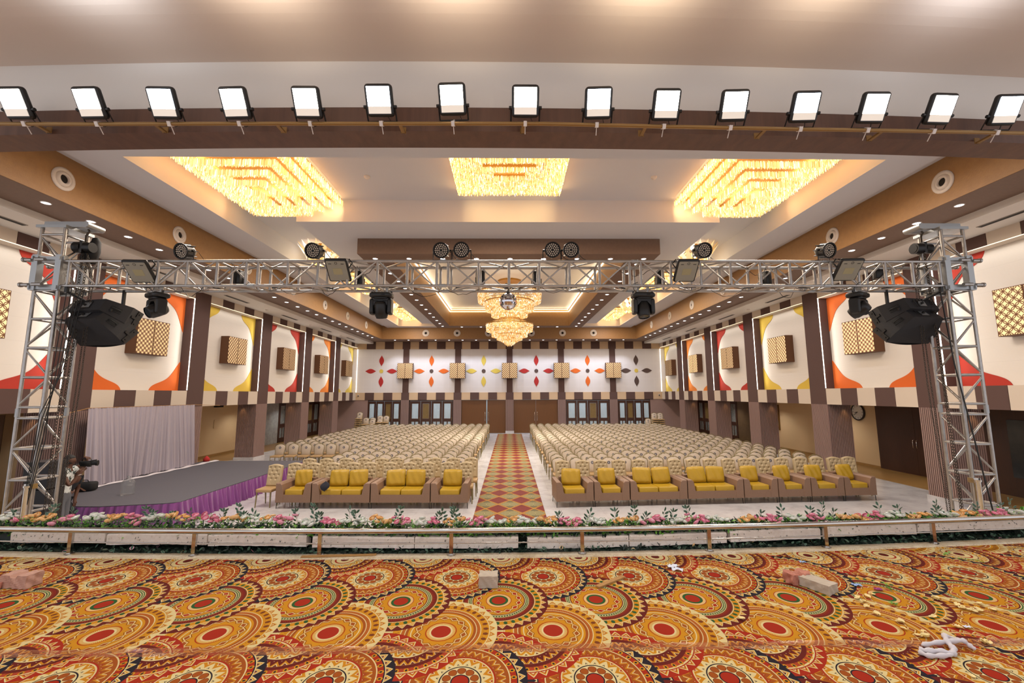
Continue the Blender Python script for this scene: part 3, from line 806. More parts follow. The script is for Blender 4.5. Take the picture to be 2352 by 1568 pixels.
# right: dark wooden double door and clock; dark etched glass wall near the stage
dn[0] += 1
root = bpy.data.objects.new('door_%d' % dn[0], None); col.objects.link(root); tag(root, kind='structure')
pa, pb = atX(2018, 1000, 14.76).y, 14.0
for k, (p, q) in enumerate(((pb, (pa+pb)/2-.004), ((pa+pb)/2+.004, pa))):
    b = MB(); b.box(14.72, 14.78, p, q, .05, ZB0-.02); lf = b.build('leaf', M['darkwood'], root)
    hy = (pa+pb)/2 + (-.07 if k == 0 else .07)
    b = MB(); b.tube([(14.72, hy, 1.0), (14.67, hy, 1.02), (14.67, hy, 1.28), (14.72, hy, 1.3)], .012, 6); b.build('handle', M['steel'], lf)
b = MB(); b.box(14.7, 14.8, 4.8, 13.98, 0, ZB0); struct(b, 'wall_right_wood', M['darkwood'])
b = MB(); b.box(14.66, 14.699, 8.2, 12.6, .55, 2.2); o = b.build('glass_panel', M['darkglass']); tag(o, 'dark etched glass panel on the wooden wall behind the right truss tower', 'glass panel')
b = MB(); b.box(-14.8, -14.7, 4.8, 12.28, 0, ZB0); struct(b, 'wall_left_wood', M['darkwood'])
b = MB(); b.box(-14.72, -14.62, 12.3, 16.4, 0, ZB0); struct(b, 'wall_left_cream', M['cream'])
# pleated brown curtain behind left tower
def fc(u, v):
    y = 7.5 + 4.3*u; ph = 2*pi*y/.26
    return (-13.6 + .05*sin(ph)+.03*sin(2.1*ph), y, .1+2.4*v)
b = MB(); b.grid(fc, 200, 4); o = b.build('pleated_curtain', M['browncurt']); tag(o, 'pleated brown curtain in the side aisle behind the left truss tower', 'curtain')
p = atX(1967, 948, 14.70)
t = thing('wall_clock', 'round white wall clock with a dark rim on the cream right wall', 'clock', (14.79, p.y, 2.20), 0, rot=(0, R(-90), 0)); t.scale = (1.5, 1.5, 1.2)
b = MB(); b.lathe([(.23, 0), (.24, .03), (.225, .055), (.205, .05), (.20, .02)], 32); b.build('rim', M['clockrim'], t)
b = MB(); b.lathe([(0, .03), (.205, .03)], 32, smooth=False); dial = b.build('dial', M['clockface'], t)
b = MB()
for k in range(12):
    a = 2*pi*k/12; b.cbox((0, 0, 0), (.045 if k % 3 == 0 else .025, .012, .003), 0, Matrix.Rotation(a, 4, 'Z') @ T((.165, 0, .032)))
b.build('hour_mark', M['black'], dial)
for nm, L, a, w in (('hour_hand', .11, R(103), .016), ('minute_hand', .16, R(122), .011)):
    b = MB(); b.cbox((L/2-.01, 0, .036), (L, w, .003), 0, Matrix.Rotation(a, 4, 'Z')); b.build(nm, M['black'], t)
p0, p1 = atX(1773, 960, 14.7), atX(1786, 960, 14.7)
t = thing('framed_painting', 'tall gilt framed painting in red, yellow and turquoise on the right aisle wall', 'painting', (14.79, (p0.y+p1.y)/2+.25, 1.75))
b = MB(); b.box(-.05, 0, -.55, .55, -.75, .62); b.build('frame', M['picframe'], t)
b = MB(); b.box(-.056, -.05, -.48, .48, -.68, .56); b.build('canvas', M['pic'], t)
for (u, v) in ((497, 973),):
    p = atX(u, v, -14.78); b = MB(); b.cbox((0, 0, 0), (.02, .36, .42)); o = b.build('cover_plate', M['cream']); o.location = p; tag(o, 'square cream cover plate on the left aisle wall under the small air unit', 'wall plate')
p = atX(502, 940, -14.6); b = MB(); b.rbox((0, 0, 0), (.18, .5, .16), .03); o = b.build('exit_box', M['ventd']); o.location = (p.x, p.y, 2.48); tag(o, 'small dark wall unit under the ceiling of the left aisle', 'wall unit')
for s, side, (u, v) in ((-1, 'left', (823, 909)), (1, 'right', (1514, 907))):
    q = atY(u, v, YB-.1); t = thing('security_camera', 'tiny dark dome camera in the %s back corner on the beige band' % side, 'camera', q)
    b = MB(); b.sphere((0, -.03, 0), .05); b.build('dome', M['black'], t); b = MB(); b.cyl((0, .02, .02), (0, -.04, .02), .06, 12); b.build('base', M['vent'], t)
# aisle lamps: warm wall washers behind the pillars
for s in (-1, 1):
    for (y0, y1) in [(5, 11.5)] + BAYS[1:]:
        light('aisle_light', 'SPOT', (s*13.8, (y0+y1)/2, ZB0-.03), 55, SOFT, .06, (0, 0, 0), angle=R(130), blend=.8)
    for (y0, y1) in PIL:
        light('pillar_washer', 'SPOT', (s*12.55, y0-.14, ZB0-.02), 7, (1, .62, .25), .03, (0, 0, 0), angle=R(75), blend=.7)

# ---------------------------------------------------------------- aisle runner
b = MB(); b.box(-.9, .9, 7.0, 33.2, .001, .012); o = b.build('aisle_carpet', M['aisle']); tag(o, 'long red and gold diamond patterned runner down the central aisle', 'carpet')
# ================================================================ stage (where the photographer stands)
def edgeY(u): return 0
def arc(X, Y0, k=0.0075): return Y0 + k*X*X + .010*X        # the stage front bows slightly
def sweep(name, prof, xs, m, parent=None, mi=None, smooth=False):
    # prof: list of (dy, z); swept along the bowed stage front
    b = MB(); n = len(prof)
    vs = [(x, arc(x, 0)+dy, z) for x in xs for (dy, z) in prof]
    fs = [(i*n+k, i*n+(k+1) % n, (i+1)*n+(k+1) % n, (i+1)*n+k) for i in range(len(xs)-1) for k in range(n)]
    b.add(vs, fs, 0, smooth); b.add(vs, [tuple(range(n))[::-1], tuple(range((len(xs)-1)*n, len(xs)*n))])
    return b
ZC = 1.30
xs = [-9 + i*.6 for i in range(31)]
b = sweep('', [(-.12, ZC-.01), (.02, ZC-.01), (.02, ZC+.0), (.14, ZC+.0), (.14, ZC-.02), (.62, ZC-.02), (.62, 0), (-.12, 0)], xs, None)
for i in range(len(b.v)): b.v[i] = (b.v[i][0], b.v[i][1]+4.72, b.v[i][2])
struct(b, 'trim_stage_edge', M['coping'])
b = MB(); b.box(-9, 9, -3.0, 4.65, 0, ZC-.03); struct(b, 'floor', M['wood'])
def carpet_strip(y0, y1f, z, m, nx=60):
    b = MB(); vs = []
    for i in range(nx+1):
        x = -8 + 16*i/nx
        vs += [(x, y0, z), (x, y1f(x), z), (x, y0, z-.03), (x, y1f(x), z-.03)]
    fs = []
    for i in range(nx):
        a, c = 4*i, 4*i+4; fs += [(a, c, c+1, a+1), (a+1, c+1, c+3, a+3), (a, a+2, c+2, c)]
    b.add(vs, fs); return b
b = carpet_strip(3.10, lambda x: arc(x, 4.70), ZC, None); o = b.build('stage_carpet', mandala('mandala_carpet', -.499, 4.247)); tag(o, 'patterned mandala stage carpet strip nearest the railing', 'carpet')
b = carpet_strip(-2.5, lambda x: 3.10, ZC+.002, None); o = b.build('stage_carpet', mandala('mandala_carpet_near', -.30, 2.777)); tag(o, 'patterned mandala stage carpet strip at the bottom of the view, nearest the camera', 'carpet')
tape = mat('glossy_clear_tape', None, .12, fn=lambda: cmix(noise(5, detail=4), C('#a8482a'), C('#c98a5a')), alpha=.35)
b = MB(); b.grid(lambda u, v: (-7+14*u, 3.06+.09*v, ZC+.004+.004*sin(60*u+3*v)*sin(17*u)), 160, 2); o = b.build('clear_tape', tape); tag(o, 'glossy clear tape over the seam between the two stage carpet strips', 'tape')

# railing
t = thing('stage_railing', 'low polished steel railing with square posts along the stage edge', 'railing', (0, 4.8, ZC))
RX = [-6.6 + .22*i for i in range(61)]
ZR = 1.551
b = MB(); b.tube([(x, arc(x, 4.80)-4.8, ZR-ZC) for x in RX], .029, 12); b.build('top_rail', M['steel'], t)
b = MB(); b.tube([(x, arc(x, 4.80)-4.8, .125) for x in RX], .008, 6); b.build('mid_rail', M['steel'], t)
for u in (145, 445, 738, 1038, 1336, 1630, 1910, 2182):
    p = atY(u, 1262, 4.85); x = p.x
    b = MB(); b.cbox((0, 0, .13), (.04, .03, .26)); b.lathe([(.045, .01), (.045, 0)], 12); b.cyl((0, 0, 0), (0, 0, .012), .042, 14)
    b.build('post', M['steel'], t, (x, arc(x, 4.80)-4.8, 0))

# proscenium beam and ceiling over the stage
BY = lambda x, y0: y0 + .0042*x*x + .004*x
def bsweep(prof):
    b = MB(); n = len(prof); vs = [(x, BY(x, dy), z) for x in xs for (dy, z) in prof]
    b.add(vs, [(i*n+k, (i+1)*n+k, (i+1)*n+(k+1) % n, i*n+(k+1) % n) for i in range(len(xs)-1) for k in range(n)])
    b.add(vs, [tuple(range(n)), tuple(range((len(xs)-1)*n, len(xs)*n))[::-1]]); return b
struct(bsweep([(4.42, 5.895), (4.74, 5.895), (4.74, 6.18), (4.42, 6.18)]), 'trim_stage_beam', M['wood'])
struct(bsweep([(4.43, 6.18), (4.74, 6.18), (4.74, 9.0), (4.43, 9.0)]), 'wall_over_beam', M['white'])
# hall ceiling reaches the beam
b = MB(); b.box(-12.4, 12.4, 4.2, 4.9, 8.0, 8.3); struct(b, 'ceiling', M['ceil'])
prof = [(4.44, 6.75), (3.92, 6.75)] + [(3.92-1.0*sin(R(a)), 6.75+.55*(1-cos(R(a)))) for a in range(6, 91, 6)] + [(2.92, 7.6), (4.44, 7.6)]
struct(bsweep(prof), 'ceiling', mat('stage_ceiling_paint', '#d2c4b8', .8, vary=.02))
b = MB(); b.box(-9, 9, -1, 3.1, 7.30, 7.5); struct(b, 'ceiling', M['white'])
# pipe with fifteen flood lamps
FU = [30, 202, 372, 537, 703, 870, 1038, 1207, 1375, 1532, 1688, 1852, 2010, 2165, 2315]
FV = [236, 236, 236, 236, 235, 230, 227, 232, 236, 240, 242, 245, 247, 250, 252]
cool = {2, 5, 8, 11, 14}
pl = [atY(u, v, 4.22 + .12*((u-1176)/1176.0)**2) for u, v in ((-60, 284), (200, 285), (500, 284), (800, 284), (1038, 284), (1240, 284), (1500, 290), (1800, 296), (2050, 300), (2420, 307))]
t = thing('lighting_pipe', 'yellowish metal pipe running along the front of the walnut beam', 'pipe', pl[4])
b = MB(); b.tube([p-pl[4] for p in pl], .02, 10); b.build('tube', M['pipe'], t)
for k in range(9):
    p = pl[0].lerp(pl[9], (k+.5)/9); 
    a = MB(); y = BY(p.x, 4.40); 
    f_ = (p.x-pl[0].x)/(pl[9].x-pl[0].x)
    # find the pipe height here
    for i in range(9):
        if pl[i].x <= p.x <= pl[i+1].x: pp = pl[i].lerp(pl[i+1], (p.x-pl[i].x)/(pl[i+1].x-pl[i].x))
    a.box(-.018, .018, 0, max(.02, y-pp.y), .0, .018); a.box(-.03, .03, y-pp.y-.008, y-pp.y-.001, .0, .07)
    o = a.build('bracket', M['pipe'], t); o.location = pp - pl[4]
lensW = mat('flood_lens_warm', '#ffffff', .4, emit=(1, .93, .80), estr=16, vary=0)
lensC = mat('flood_lens_cool', '#ffffff', .4, emit=(.80, .90, 1), estr=16, vary=0)
lensOff = mat('flood_lens_unlit', '#8f8a7c', .2, vary=0)
lensHalf = mat('flood_reflector', '#ded4c4', .4, vary=0, emit=(1, .9, .8), estr=.35)
chip = mat('led_chip_plate', '#9d9370', .5, vary=0)
def flood(root, w, h, lit, split=.27, blk=None):
    b = MB(); b.rbox((0, .03, 0), (w, .06, h), .035, 3, 0, axis='y'); 
    for k in range(7): b.box(-w*.36, w*.36, .055, .085, -h*.3+k*h*.1-.004, -h*.3+k*h*.1+.004)
    b.build('housing', M['black'], root)
    iw, ih = w*.5-.026, h*.5-.028
    if lit:
        b = MB(); b.box(-iw, iw, -.006, 0, -ih+2*ih*split, ih); b.build('lens', lit, root)
        b = MB(); b.box(-iw, iw, -.006, 0, -ih, -ih+2*ih*split); b.build('reflector', lensHalf, root)
    else:
        b = MB(); b.rbox((0, -.003, 0), (2*iw, .008, 2*ih), .02, 3, 0, axis='y'); ln = b.build('lens', lensOff, root)
        b = MB(); b.box(-w*.2, w*.2, -.009, -.006, -h*.15, h*.12); b.build('led_chip', chip, ln)
        b = MB()
        for x in (-.11, .11): b.cbox((x*w/.4, -.009, ih*.72), (.05, .003, .010))
        for i in range(16):
            a0, a1 = 2*pi*i/16, 2*pi*(i+1)/16
            b.cyl((.02*cos(a0), -.009, ih*.80+.02*sin(a0)), (.02*cos(a1), -.009, ih*.80+.02*sin(a1)), .003, 4)
        b.build('printed_mark', M['ventd'], ln)
for i, (u, v) in enumerate(zip(FU, FV)):
    lit = lensC if i in cool else lensW
    Y = 4.10 + .10*((u-1176)/1176.0)**2
    c = atY(u, v, Y)
    t = thing('flood_lamp', '%s lit flood lamp on the front pipe, %s from the left' % ('bluish' if i in cool else 'warm white', ORD[i]), 'flood lamp', c, 0, 'lit flood lamps on the front pipe', rot=(R(30), 0, R(random.uniform(-3, 3))))
    flood(t, .285, .305, lit)
    # yoke and clamp: built upright under the lamp
    ph = Vector(pl[0].lerp(pl[9], 0))
    for k in range(9):
        if pl[k].x <= c.x <= pl[k+1].x: ph = pl[k].lerp(pl[k+1], (c.x-pl[k].x)/(pl[k+1].x-pl[k].x))
    Mi = (Matrix.Translation(c) @ t.rotation_euler.to_matrix().to_4x4()).inverted()
    b = MB(); lw = .152
    bz = -.195
    for sgn in (-1, 1):
        b.tube([(sgn*lw, .03, -.06), (sgn*lw, .06, bz)], .008, 4); b.cyl((sgn*lw-.008*sgn, .03, -.06), (sgn*(lw+.02), .03, -.06), .018, 8)
    b.tube([(-lw, .06, bz), (lw, .06, bz)], .008, 4); b.build('yoke', M['blackm'], t)
    q = Mi @ ph
    b = MB(); b.cyl((0, .06, bz), (q.x, q.y, q.z+.02), .010, 6); b.cbox((q.x, q.y, q.z), (.035, .055, .05)); b.cyl((q.x, q.y, q.z), (q.x, q.y+.02, q.z-.10), .005, 5); b.build('clamp', M['vent'], t)
    b = MB(); b.tube([(.05, .06, -.12), (.08, .09, -.19), (.02, .08, -.22), (-.03, .08, -.20)], .004, 4); b.build('lead', M['cable'], t)
    light('flood_beam', 'SPOT', c + Vector((0, -.09, -.05)), 34, (.80, .90, 1) if i in cool else (1, .93, .84), .12, (R(30-90+30), 0, 0), angle=R(150), blend=.9)
# unseen lights added above the view to give the stage ceiling its glow
for k, (x, cc) in enumerate(((-3.9, (.85, .92, 1)), (-2.3, (1, .86, .7)), (-.5, (1, .84, .65)), (1.3, (1, .84, .62)), (3.0, (1, .86, .68)), (4.4, (.88, .92, 1)))):
    light('added_ceiling_uplight', 'SPOT', (x, 2.9, 6.30), 85 if k < 4 else 60, cc, .12, (R(152), 0, 0), angle=R(115), blend=1.0)

# ================================================================ truss goal post
TY, TW = 7.32, .40
tp = atY(1165, 600, TY); ZTT = tp.z
ZBT = atY(1165, 656, TY).z
TH = ZTT - ZBT
XL, XR = atY(152, 600, TY).x-.02, atY(2165, 600, TY).x+.02
t = thing('lighting_truss', 'long horizontal aluminium box truss spanning between the two towers', 'truss', (0, TY, ZBT))
for (y, z) in ((0, 0), (0, TH), (TW, 0), (TW, TH)):
    b = MB(); b.cyl((XL-.62, y, z), (XR+.62, y, z), .026, 10); b.build('chord', M['alu'], t)
joints = [atY(u, 600, TY).x for u in (148, 581, 1017, 1458, 1893, 2168)]
for j in range(5):
    a, c = joints[j]+.10, joints[j+1]-.10; n = max(1, int(round((c-a)/.50))) if j < 4 else 4
    for k in range(n+1):
        x = a+(c-a)*k/n; b1, b2, b3 = MB(), MB(), MB()
        for y in (0, TW): b1.cyl((x, y, 0), (x, y, TH), .026, 8)
        for z in (0, TH): b1.cyl((x, 0, z), (x, TW, z), .020, 7)
        if k < n:
            x2 = a+(c-a)*(k+1)/n
            for y in (0, TW):
                z0, z1 = (TH, 0) if (k + (y > 0)) % 2 == 0 else (0, TH)
                b2.cyl((x+.02, y, z0), (x2-.02, y, z1), .015, 6)
            y0, y1 = (0, TW) if k % 2 else (TW, 0)
            for z in (0, TH): b3.cyl((x+.02, y0, z), (x2-.02, y1, z), .014, 6)
        b1.build('bay_frame', M['alu'], t)
        if b2.v: b2.build('diagonal_bars', M['alu'], t); b3.build('cross_bars', M['alu'], t)
for x in joints[1:-1]:
    b = MB()
    for (y, z) in ((0, 0), (0, TH), (TW, 0), (TW, TH)):
        b.cyl((x-.06, y, z), (x+.06, y, z), .032, 10)
        for e in (-.04, .04): b.cyl((x+e, y-.05, z+.01), (x+e, y+.05, z+.01), .006, 5)
    b.build('coupler', M['alud'], t)

def tower(cx, side, sgn):
    x0 = cx-.2; base = (cx, TY+.2, 0)
    t = thing('truss_tower', 'upright aluminium truss tower at the %s end of the long truss' % side, 'truss tower', base)
    top = atY(120, 522, TY).z - .02
    for (x, y) in ((-.2, -.2), (.2, -.2), (-.2, .2), (.2, .2)):
        b = MB(); b.cyl((x, y, .06), (x, y, top), .027, 10); b.build('upright', M['alu'], t)
    lv = [5.81-.5*k for k in range(7)] + [2.63, 2.13, 1.63, 1.13, .63, .15]
    cs = [(-.2, -.2), (.2, -.2), (.2, .2), (-.2, .2)]
    for i, z in enumerate(lv):
        b1, b2 = MB(), MB()
        for k in range(4):
            p, q = cs[k], cs[(k+1) % 4]
            b1.cyl((p[0], p[1], z), (q[0], q[1], z), .021, 8)
            if i+1 < len(lv) and i != 6:
                za, zb = z-.04, lv[i+1]+.04
                if (i+k) % 2: za, zb = zb, za
                b2.cyl((p[0], p[1], za), (q[0], q[1], zb), .015, 6)
        b1.build('rung_bars', M['alu'], t)
        if b2.v: b2.build('diagonal_bars', M['alu'], t)
    b = MB()
    for (x, y) in cs:
        b.cyl((x, y, 2.65), (x, y, 2.79), .034, 10)
    b.build('coupler', M['alud'], t)
    # sleeve block around the truss
    b = MB()
    for (x, y) in ((-.2, -.2), (.2, -.2), (-.2, .2), (.2, .2)):
        b.box(x-.05-.03*sgn*0, x+.05, y-.06, y+.05, ZBT-.09, ZTT+.10)
    for z in (ZBT-.04, ZTT+.04):
        for y in (-.23, .23): b.box(-.28, .28, y-.012, y+.012, z-.03, z+.03)
        for x in (-.23, .23): b.box(x-.012, x+.012, -.28, .28, z-.03, z+.03)
    b.build('sleeve_block', M['alud'], t)
    b = MB()
    for z in (ZBT, ZTT):
        for (yy) in (-.2, .2):
            xo = sgn*.38; b.cyl((sgn*.24, yy-.06, z), (xo, yy-.06, z), .032, 12); b.cyl((xo-.02*sgn, yy-.06, z), (xo+.012*sgn, yy-.06, z), .042, 12)
            xo = sgn*.14; b.cyl((-sgn*.02, yy-.10, z), (xo, yy-.10, z), .03, 12)
    b.build('roller', M['alu'], t)
    # head beam
    b = MB()
    b.box(-.26, .26, -.26, .26, top+.0, top+.05)
    for y in (-.12, .12): b.box(-.50 if sgn > 0 else -.24, .24 if sgn > 0 else .50, y-.03, y+.03, top+.05, top+.15)
    xe = -sgn*.49
    b.cyl((xe, -.16, top+.10), (xe, .16, top+.10), .055, 12)
    b.build('head_beam', M['alud'], t)
    # jack pipe at the foot
    b = MB(); x = .2 if sgn < 0 else -.2
    b.cyl((x, -.27, .0), (x, -.27, 1.55), .045, 14); b.cyl((x, -.27, 1.53), (x, -.27, 1.56), .06, 14); b.box(x-.06, x+.06, -.27, -.17, 1.50, 1.58)
    b.build('jack_pipe', M['steel'], t)
    b = MB(); b.box(-.45, .45, -.45, .45, .0, .02); b.box(-.2, .2, -.3, .3, .02, .07); b.build('base_plate', M['alud'], t)
    return t, top
tL, topL = tower(atY(88, 800, TY).x, 'left', -1)
tR, topR = tower(atY(2221, 800, TY).x, 'right', 1)

# chains and hoists
def chain(name, pts, r, link, label, m=None, group=None):
    # pts polyline; alternating links
    P = [Vector(p) for p in pts]; b = MB(); acc = 0; k = 0
    L = [0]
    for i in range(len(P)-1): L.append(L[-1]+(P[i+1]-P[i]).length)
    s = 0.0
    while s < L[-1]-link:
        i = max(j for j in range(len(L)) if L[j] <= s+1e-9); i = min(i, len(P)-2)
        d = (P[i+1]-P[i]).normalized(); c = P[i] + d*(s-L[i]+link/2)
        a = d.cross(Vector((0, 1, 0))); a = a.normalized() if a.length > .1 else Vector((1, 0, 0)); e = d.cross(a)
        w = a if k % 2 else e
        b.tube([c + d*(link*.62*cos(2*pi*q/8)) + w*(link*.33*sin(2*pi*q/8)) for q in range(8)], r, 4, closed=True)
        s += link*.92; k += 1
    o = b.build(name, m or M['chain']); return tag(o, label, 'chain', group)
for sgn, tt, top, side in ((-1, tL, topL, 'left'), (1, tR, topR, 'right')):
    cx = tt.location.x; hx = cx - sgn*.37; hy = TY+.2
    h = thing('chain_hoist', 'black chain hoist hanging from the head beam of the %s truss tower' % side, 'hoist', (hx, hy, top-.28))
    b = MB(); b.cyl((-.16, 0, 0), (-.03, 0, 0), .10, 18); b.cyl((.02, 0, 0), (.14, 0, 0), .09, 18); b.box(-.03, .02, -.08, .08, -.09, .11); b.cyl((-.165, 0, 0), (-.16, 0, 0), .07, 14); b.build('body', M['blackm'], h)
    b = MB(); b.tube([(0, 0, .10), (0, 0, .22), (.02, 0, .27), (.05, 0, .30), (.02, 0, .34)], .018, 6); b.build('hook', M['chain'], h)
    chain('load_chain', [(hx, hy-.02, top-.38), (hx+.02*sgn, hy-.03, 4.4), (hx+.06*sgn, hy-.05, 2.6), (hx+.10*sgn, hy-.05, .05)], .0055, .054, 'heavy load chain hanging beside the %s truss tower' % side)
    chain('load_chain', [(hx+.05, hy+.02, top-.38), (hx+.05+.02*sgn, hy+.0, 4.4), (hx+.02+.06*sgn, hy+.0, 2.6), (hx+.03+.10*sgn, hy+.0, .05)], .0055, .054, 'second load chain twisted along the one beside the %s truss tower' % side)
    for q, (dx, dy) in enumerate(((-.12*-sgn, -.05), (-.19*-sgn, -.08))):
        chain('hand_chain', [(hx-sgn*.05, hy, top-.38), (hx-sgn*(.22+q*.07), hy+dy, 5.0), (hx-sgn*(.20+q*.09), hy+dy, 3.2), (hx-sgn*(.10+q*.07), hy+dy, .1)], .0045, .035, 'thin hand chain loop, the %s strand, beside the %s truss tower' % (['inner', 'outer'][q], side))
# black chain bag
b = MB(); b.tube([(0, 0, .22), (.02, 0, .16), (-.02, 0, 0), (-.10, 0, -.20), (-.12, 0, -.24)], [.05, .07, .11, .13, .04], 12); o = b.build('chain_bag', M['bag']); o.location = (tL.location.x+.42, TY+.32, ZTT+.30); tag(o, 'black cloth chain bag hanging on top of the truss beside the left tower', 'bag')
# power cables down the towers
for k in range(5):
    x = tL.location.x + .26 + .045*k
    o = MB().tube([(x+.12, TY-.02+.03*k, ZBT-.02), (x+.08+.02*sin(k), TY-.05, 3.4), (x-.06*(k-2), TY-.06-.02*k, 2.3+.1*k), (x-.03-.06*k, TY-.08, 1.2), (x-.05*k*1.2, TY-.06, .3), (x-.1-.05*k, TY-.1, .04)], .0065, 5).build('power_cable', M['cable'])
    tag(o, 'black power cable in the bundle hanging down inside the left truss tower', 'cable', 'cable bundle in the left tower')
o = MB().tube([(tR.location.x-.33, TY+.02, ZBT), (tR.location.x-.28, TY-.02, 3.5), (tR.location.x-.16, TY-.1, 2.0), (tR.location.x-.02, TY-.14, .6), (tR.location.x+.02, TY-.2, .05)], .011, 5).build('power_cable', M['cable'])
tag(o, 'single black cable hanging down beside the right truss tower', 'cable')

# par cans on top of the truss
_t = thing('par_can', 'led par', 'stage light', (0, 0, -50))
b = MB(); b.lathe([(.0, .13), (.06, .12), (.105, .06), (.125, .03), (.125, -.10), (.142, -.12), (.142, -.145), (.125, -.145), (.122, -.12)], 20)
for k in range(8):
    a = 2*pi*k/8; b.cbox((0, 0, 0), (.02, .012, .18), 0, Matrix.Rotation(a, 4, 'Z') @ T((.128, 0, -.01)))
b.build('body', M['blackm'], _t)
b = MB(); b.lathe([(0, -.118), (.123, -.118)], 20, smooth=False); fp_ = b.build('front_plate', M['grille'], _t)
b = MB(); lensm = mat('led_bead', '#b9a58f', .3, vary=0, emit=(1, .85, .7), estr=.05)
for ring, n in ((.035, 6), (.068, 12), (.1, 18)):
    for k in range(n): b.cyl((ring*cos(2*pi*k/n), ring*sin(2*pi*k/n), -.119), (ring*cos(2*pi*k/n), ring*sin(2*pi*k/n), -.124), .0125, 6, smooth=False)
b.build('led_beads', lensm, fp_); tag(bpy.data.objects['led_beads'], kind=None)
PAR = snapshot(_t); fpar = [True]
for i, (u, v, az, el) in enumerate(((431, 578, -20, 0), (727, 577, -12, 0), (1016, 576, -6, 0), (1061, 575, 4, 0), (1268, 575, -3, 0), (1309, 575, 4, 0), (1609, 576, 14, 0), (1890, 576, 24, 0))):
    c = atY(u, v, TY+.10)
    if fpar[0]: o = _t; fpar[0] = False
    else: o = dup(PAR)
    # axis local -Z faces the camera: tilt
    o.location = c; o.rotation_euler = (R(-76), 0, R(az*.5))
    o['label'] = 'black led par can on top of the truss, %s from the left' % ORD[i]; o['group'] = 'par cans on top of the truss'
    Mi = (Matrix.Translation(c) @ o.rotation_euler.to_matrix().to_4x4()).inverted()
    b = MB(); zt = ZTT+.03
    dxs = cos(R(az))*.165, sin(R(az))*.165
    for sg in (-1, 1):
        a_ = Mi @ Vector((c.x+sg*dxs[0], c.y+sg*dxs[1], c.z)); d_ = Mi @ Vector((c.x+sg*dxs[0], c.y+sg*dxs[1], zt)); e_ = Mi @ Vector((c.x, c.y, zt))
        ii = Mi @ Vector((c.x+sg*dxs[0]*.8, c.y+sg*dxs[1]*.8, c.z))
        b.tube([a_, d_, e_], .009, 4); b.cyl(ii, a_, .02, 8)
    b.build('yoke', M['blackm'], o)
    lp = [Mi @ Vector(q) for q in ((c.x+.12, c.y+.1, c.z+.02), (c.x+.24, c.y+.08, c.z-.12), (c.x+.36, c.y+.02, ZTT+.03))]
    b = MB(); b.tube(lp, .005, 4); b.build('lead', M['cable'], o)

# unlit flood lamps hung on the front of the truss
for i, (u, v, w, h, rz, rl) in enumerate(((319, 625, .40, .44, 4, 0), (776, 622, .38, .44, 2, 0), (1577, 623, .38, .44, -2, 0), (1949, 621, .40, .44, -4, 0))):
    c = atY(u, v, TY-.14)
    t = thing('unlit_flood_lamp', 'unlit square flood lamp on the front of the truss, %s from the left' % ORD[i], 'flood lamp', c, 0, 'unlit flood lamps on the truss', rot=(R(46), 0, R(rz)))
    flood(t, w, h, None)
    b = MB(); s = 1 if i < 2 else -1
    b.tube([(s*w*.5, .03, .05), (s*(w*.5+.05), .10, .10), (s*(w*.5-.02), .17, .14)], .012, 5); b.tube([(-s*w*.5, .03, .05), (-s*(w*.5+.02), .10, .08), (0, .19, .10), (s*w*.4, .17, .14)], .010, 5); b.build('yoke', M['blackm'], t)

# moving heads under the truss
def moving_head(i, u, v, yaw, tilt, label):
    top = atY(u, v-32, TY+.12); top.z = ZBT-.02
    t = thing('moving_head_light', label, 'stage light', top, R(yaw), 'moving heads under the truss')
    b = MB(); b.rbox((0, 0, -.13), (.40, .27, .085), .08, 4); b.rbox((0, 0, -.185), (.26, .2, .04), .06, 3)
    for x in (-.17, .17): b.cyl((x, 0, -.09), (x, 0, -.055), .018, 8)
    base = b.build('base', M['black'], t)
    b = MB(); b.box(.03, .09, -.138, -.134, -.145, -.12); b.build('display', mat('blue_display_%d' % i, '#20244a', .3, vary=0) if 0 else M['grille'], base)
    b = MB()
    for x in (-.09, .09): b.cyl((x, 0, -.09), (x, 0, -.02), .015, 8); b.box(x-.02, x+.02, -.03, .03, -.03, .035)
    b.build('hook_clamp', M['alud'], t)
    b = MB(); b.rbox((-.155, 0, -.33), (.075, .17, .29), .05, 4, axis='x'); b.rbox((.155, 0, -.33), (.075, .17, .29), .05, 4, axis='x'); b.box(-.15, .15, -.07, .07, -.24, -.195)
    b.add([(-.12, -.07, -.23), (-.12, -.07, -.32), (-.04, -.07, -.23), (-.12, .07, -.23), (-.12, .07, -.32), (-.04, .07, -.23)], [(0, 1, 2), (3, 5, 4), (1, 4, 5, 2)])
    b.add([(.12, -.07, -.23), (.12, -.07, -.32), (.04, -.07, -.23), (.12, .07, -.23), (.12, .07, -.32), (.04, .07, -.23)], [(0, 2, 1), (3, 4, 5), (1, 2, 5, 4)])
    arm = b.build('yoke', M['black'], t)
    b = MB(); Mx = T((0, 0, -.39)) @ Matrix.Rotation(R(tilt), 4, 'X')
    b.lathe([(0, .16), (.09, .155), (.112, .11), (.118, .0), (.115, -.09), (.10, -.12), (.098, -.14), (.085, -.14)], 16, 0, Mx)
    hd = b.build('head', M['black'], t)
    b = MB(); b.lathe([(0, -.125), (.086, -.13)], 16, 0, Mx); b.build('lens', M['darkglass'], hd)
    b = MB(); b.tube([(-.09, 0, -.09), (-.17, -.02, -.02), (-.19, -.1, .06), (-.12, -.13, .08)], .006, 5); b.build('lead', M['cable'], t)
moving_head(0, 363, 702, -28, -62, 'black moving head light under the truss beside the left speakers')
moving_head(1, 877, 705, 0, 20, 'black moving head light under the truss, left of the mirror ball')
moving_head(2, 1476, 705, 2, -14, 'black moving head light under the truss, right of the mirror ball')
moving_head(3, 1968, 694, 30, 60, 'black moving head light under the truss beside the right speakers')
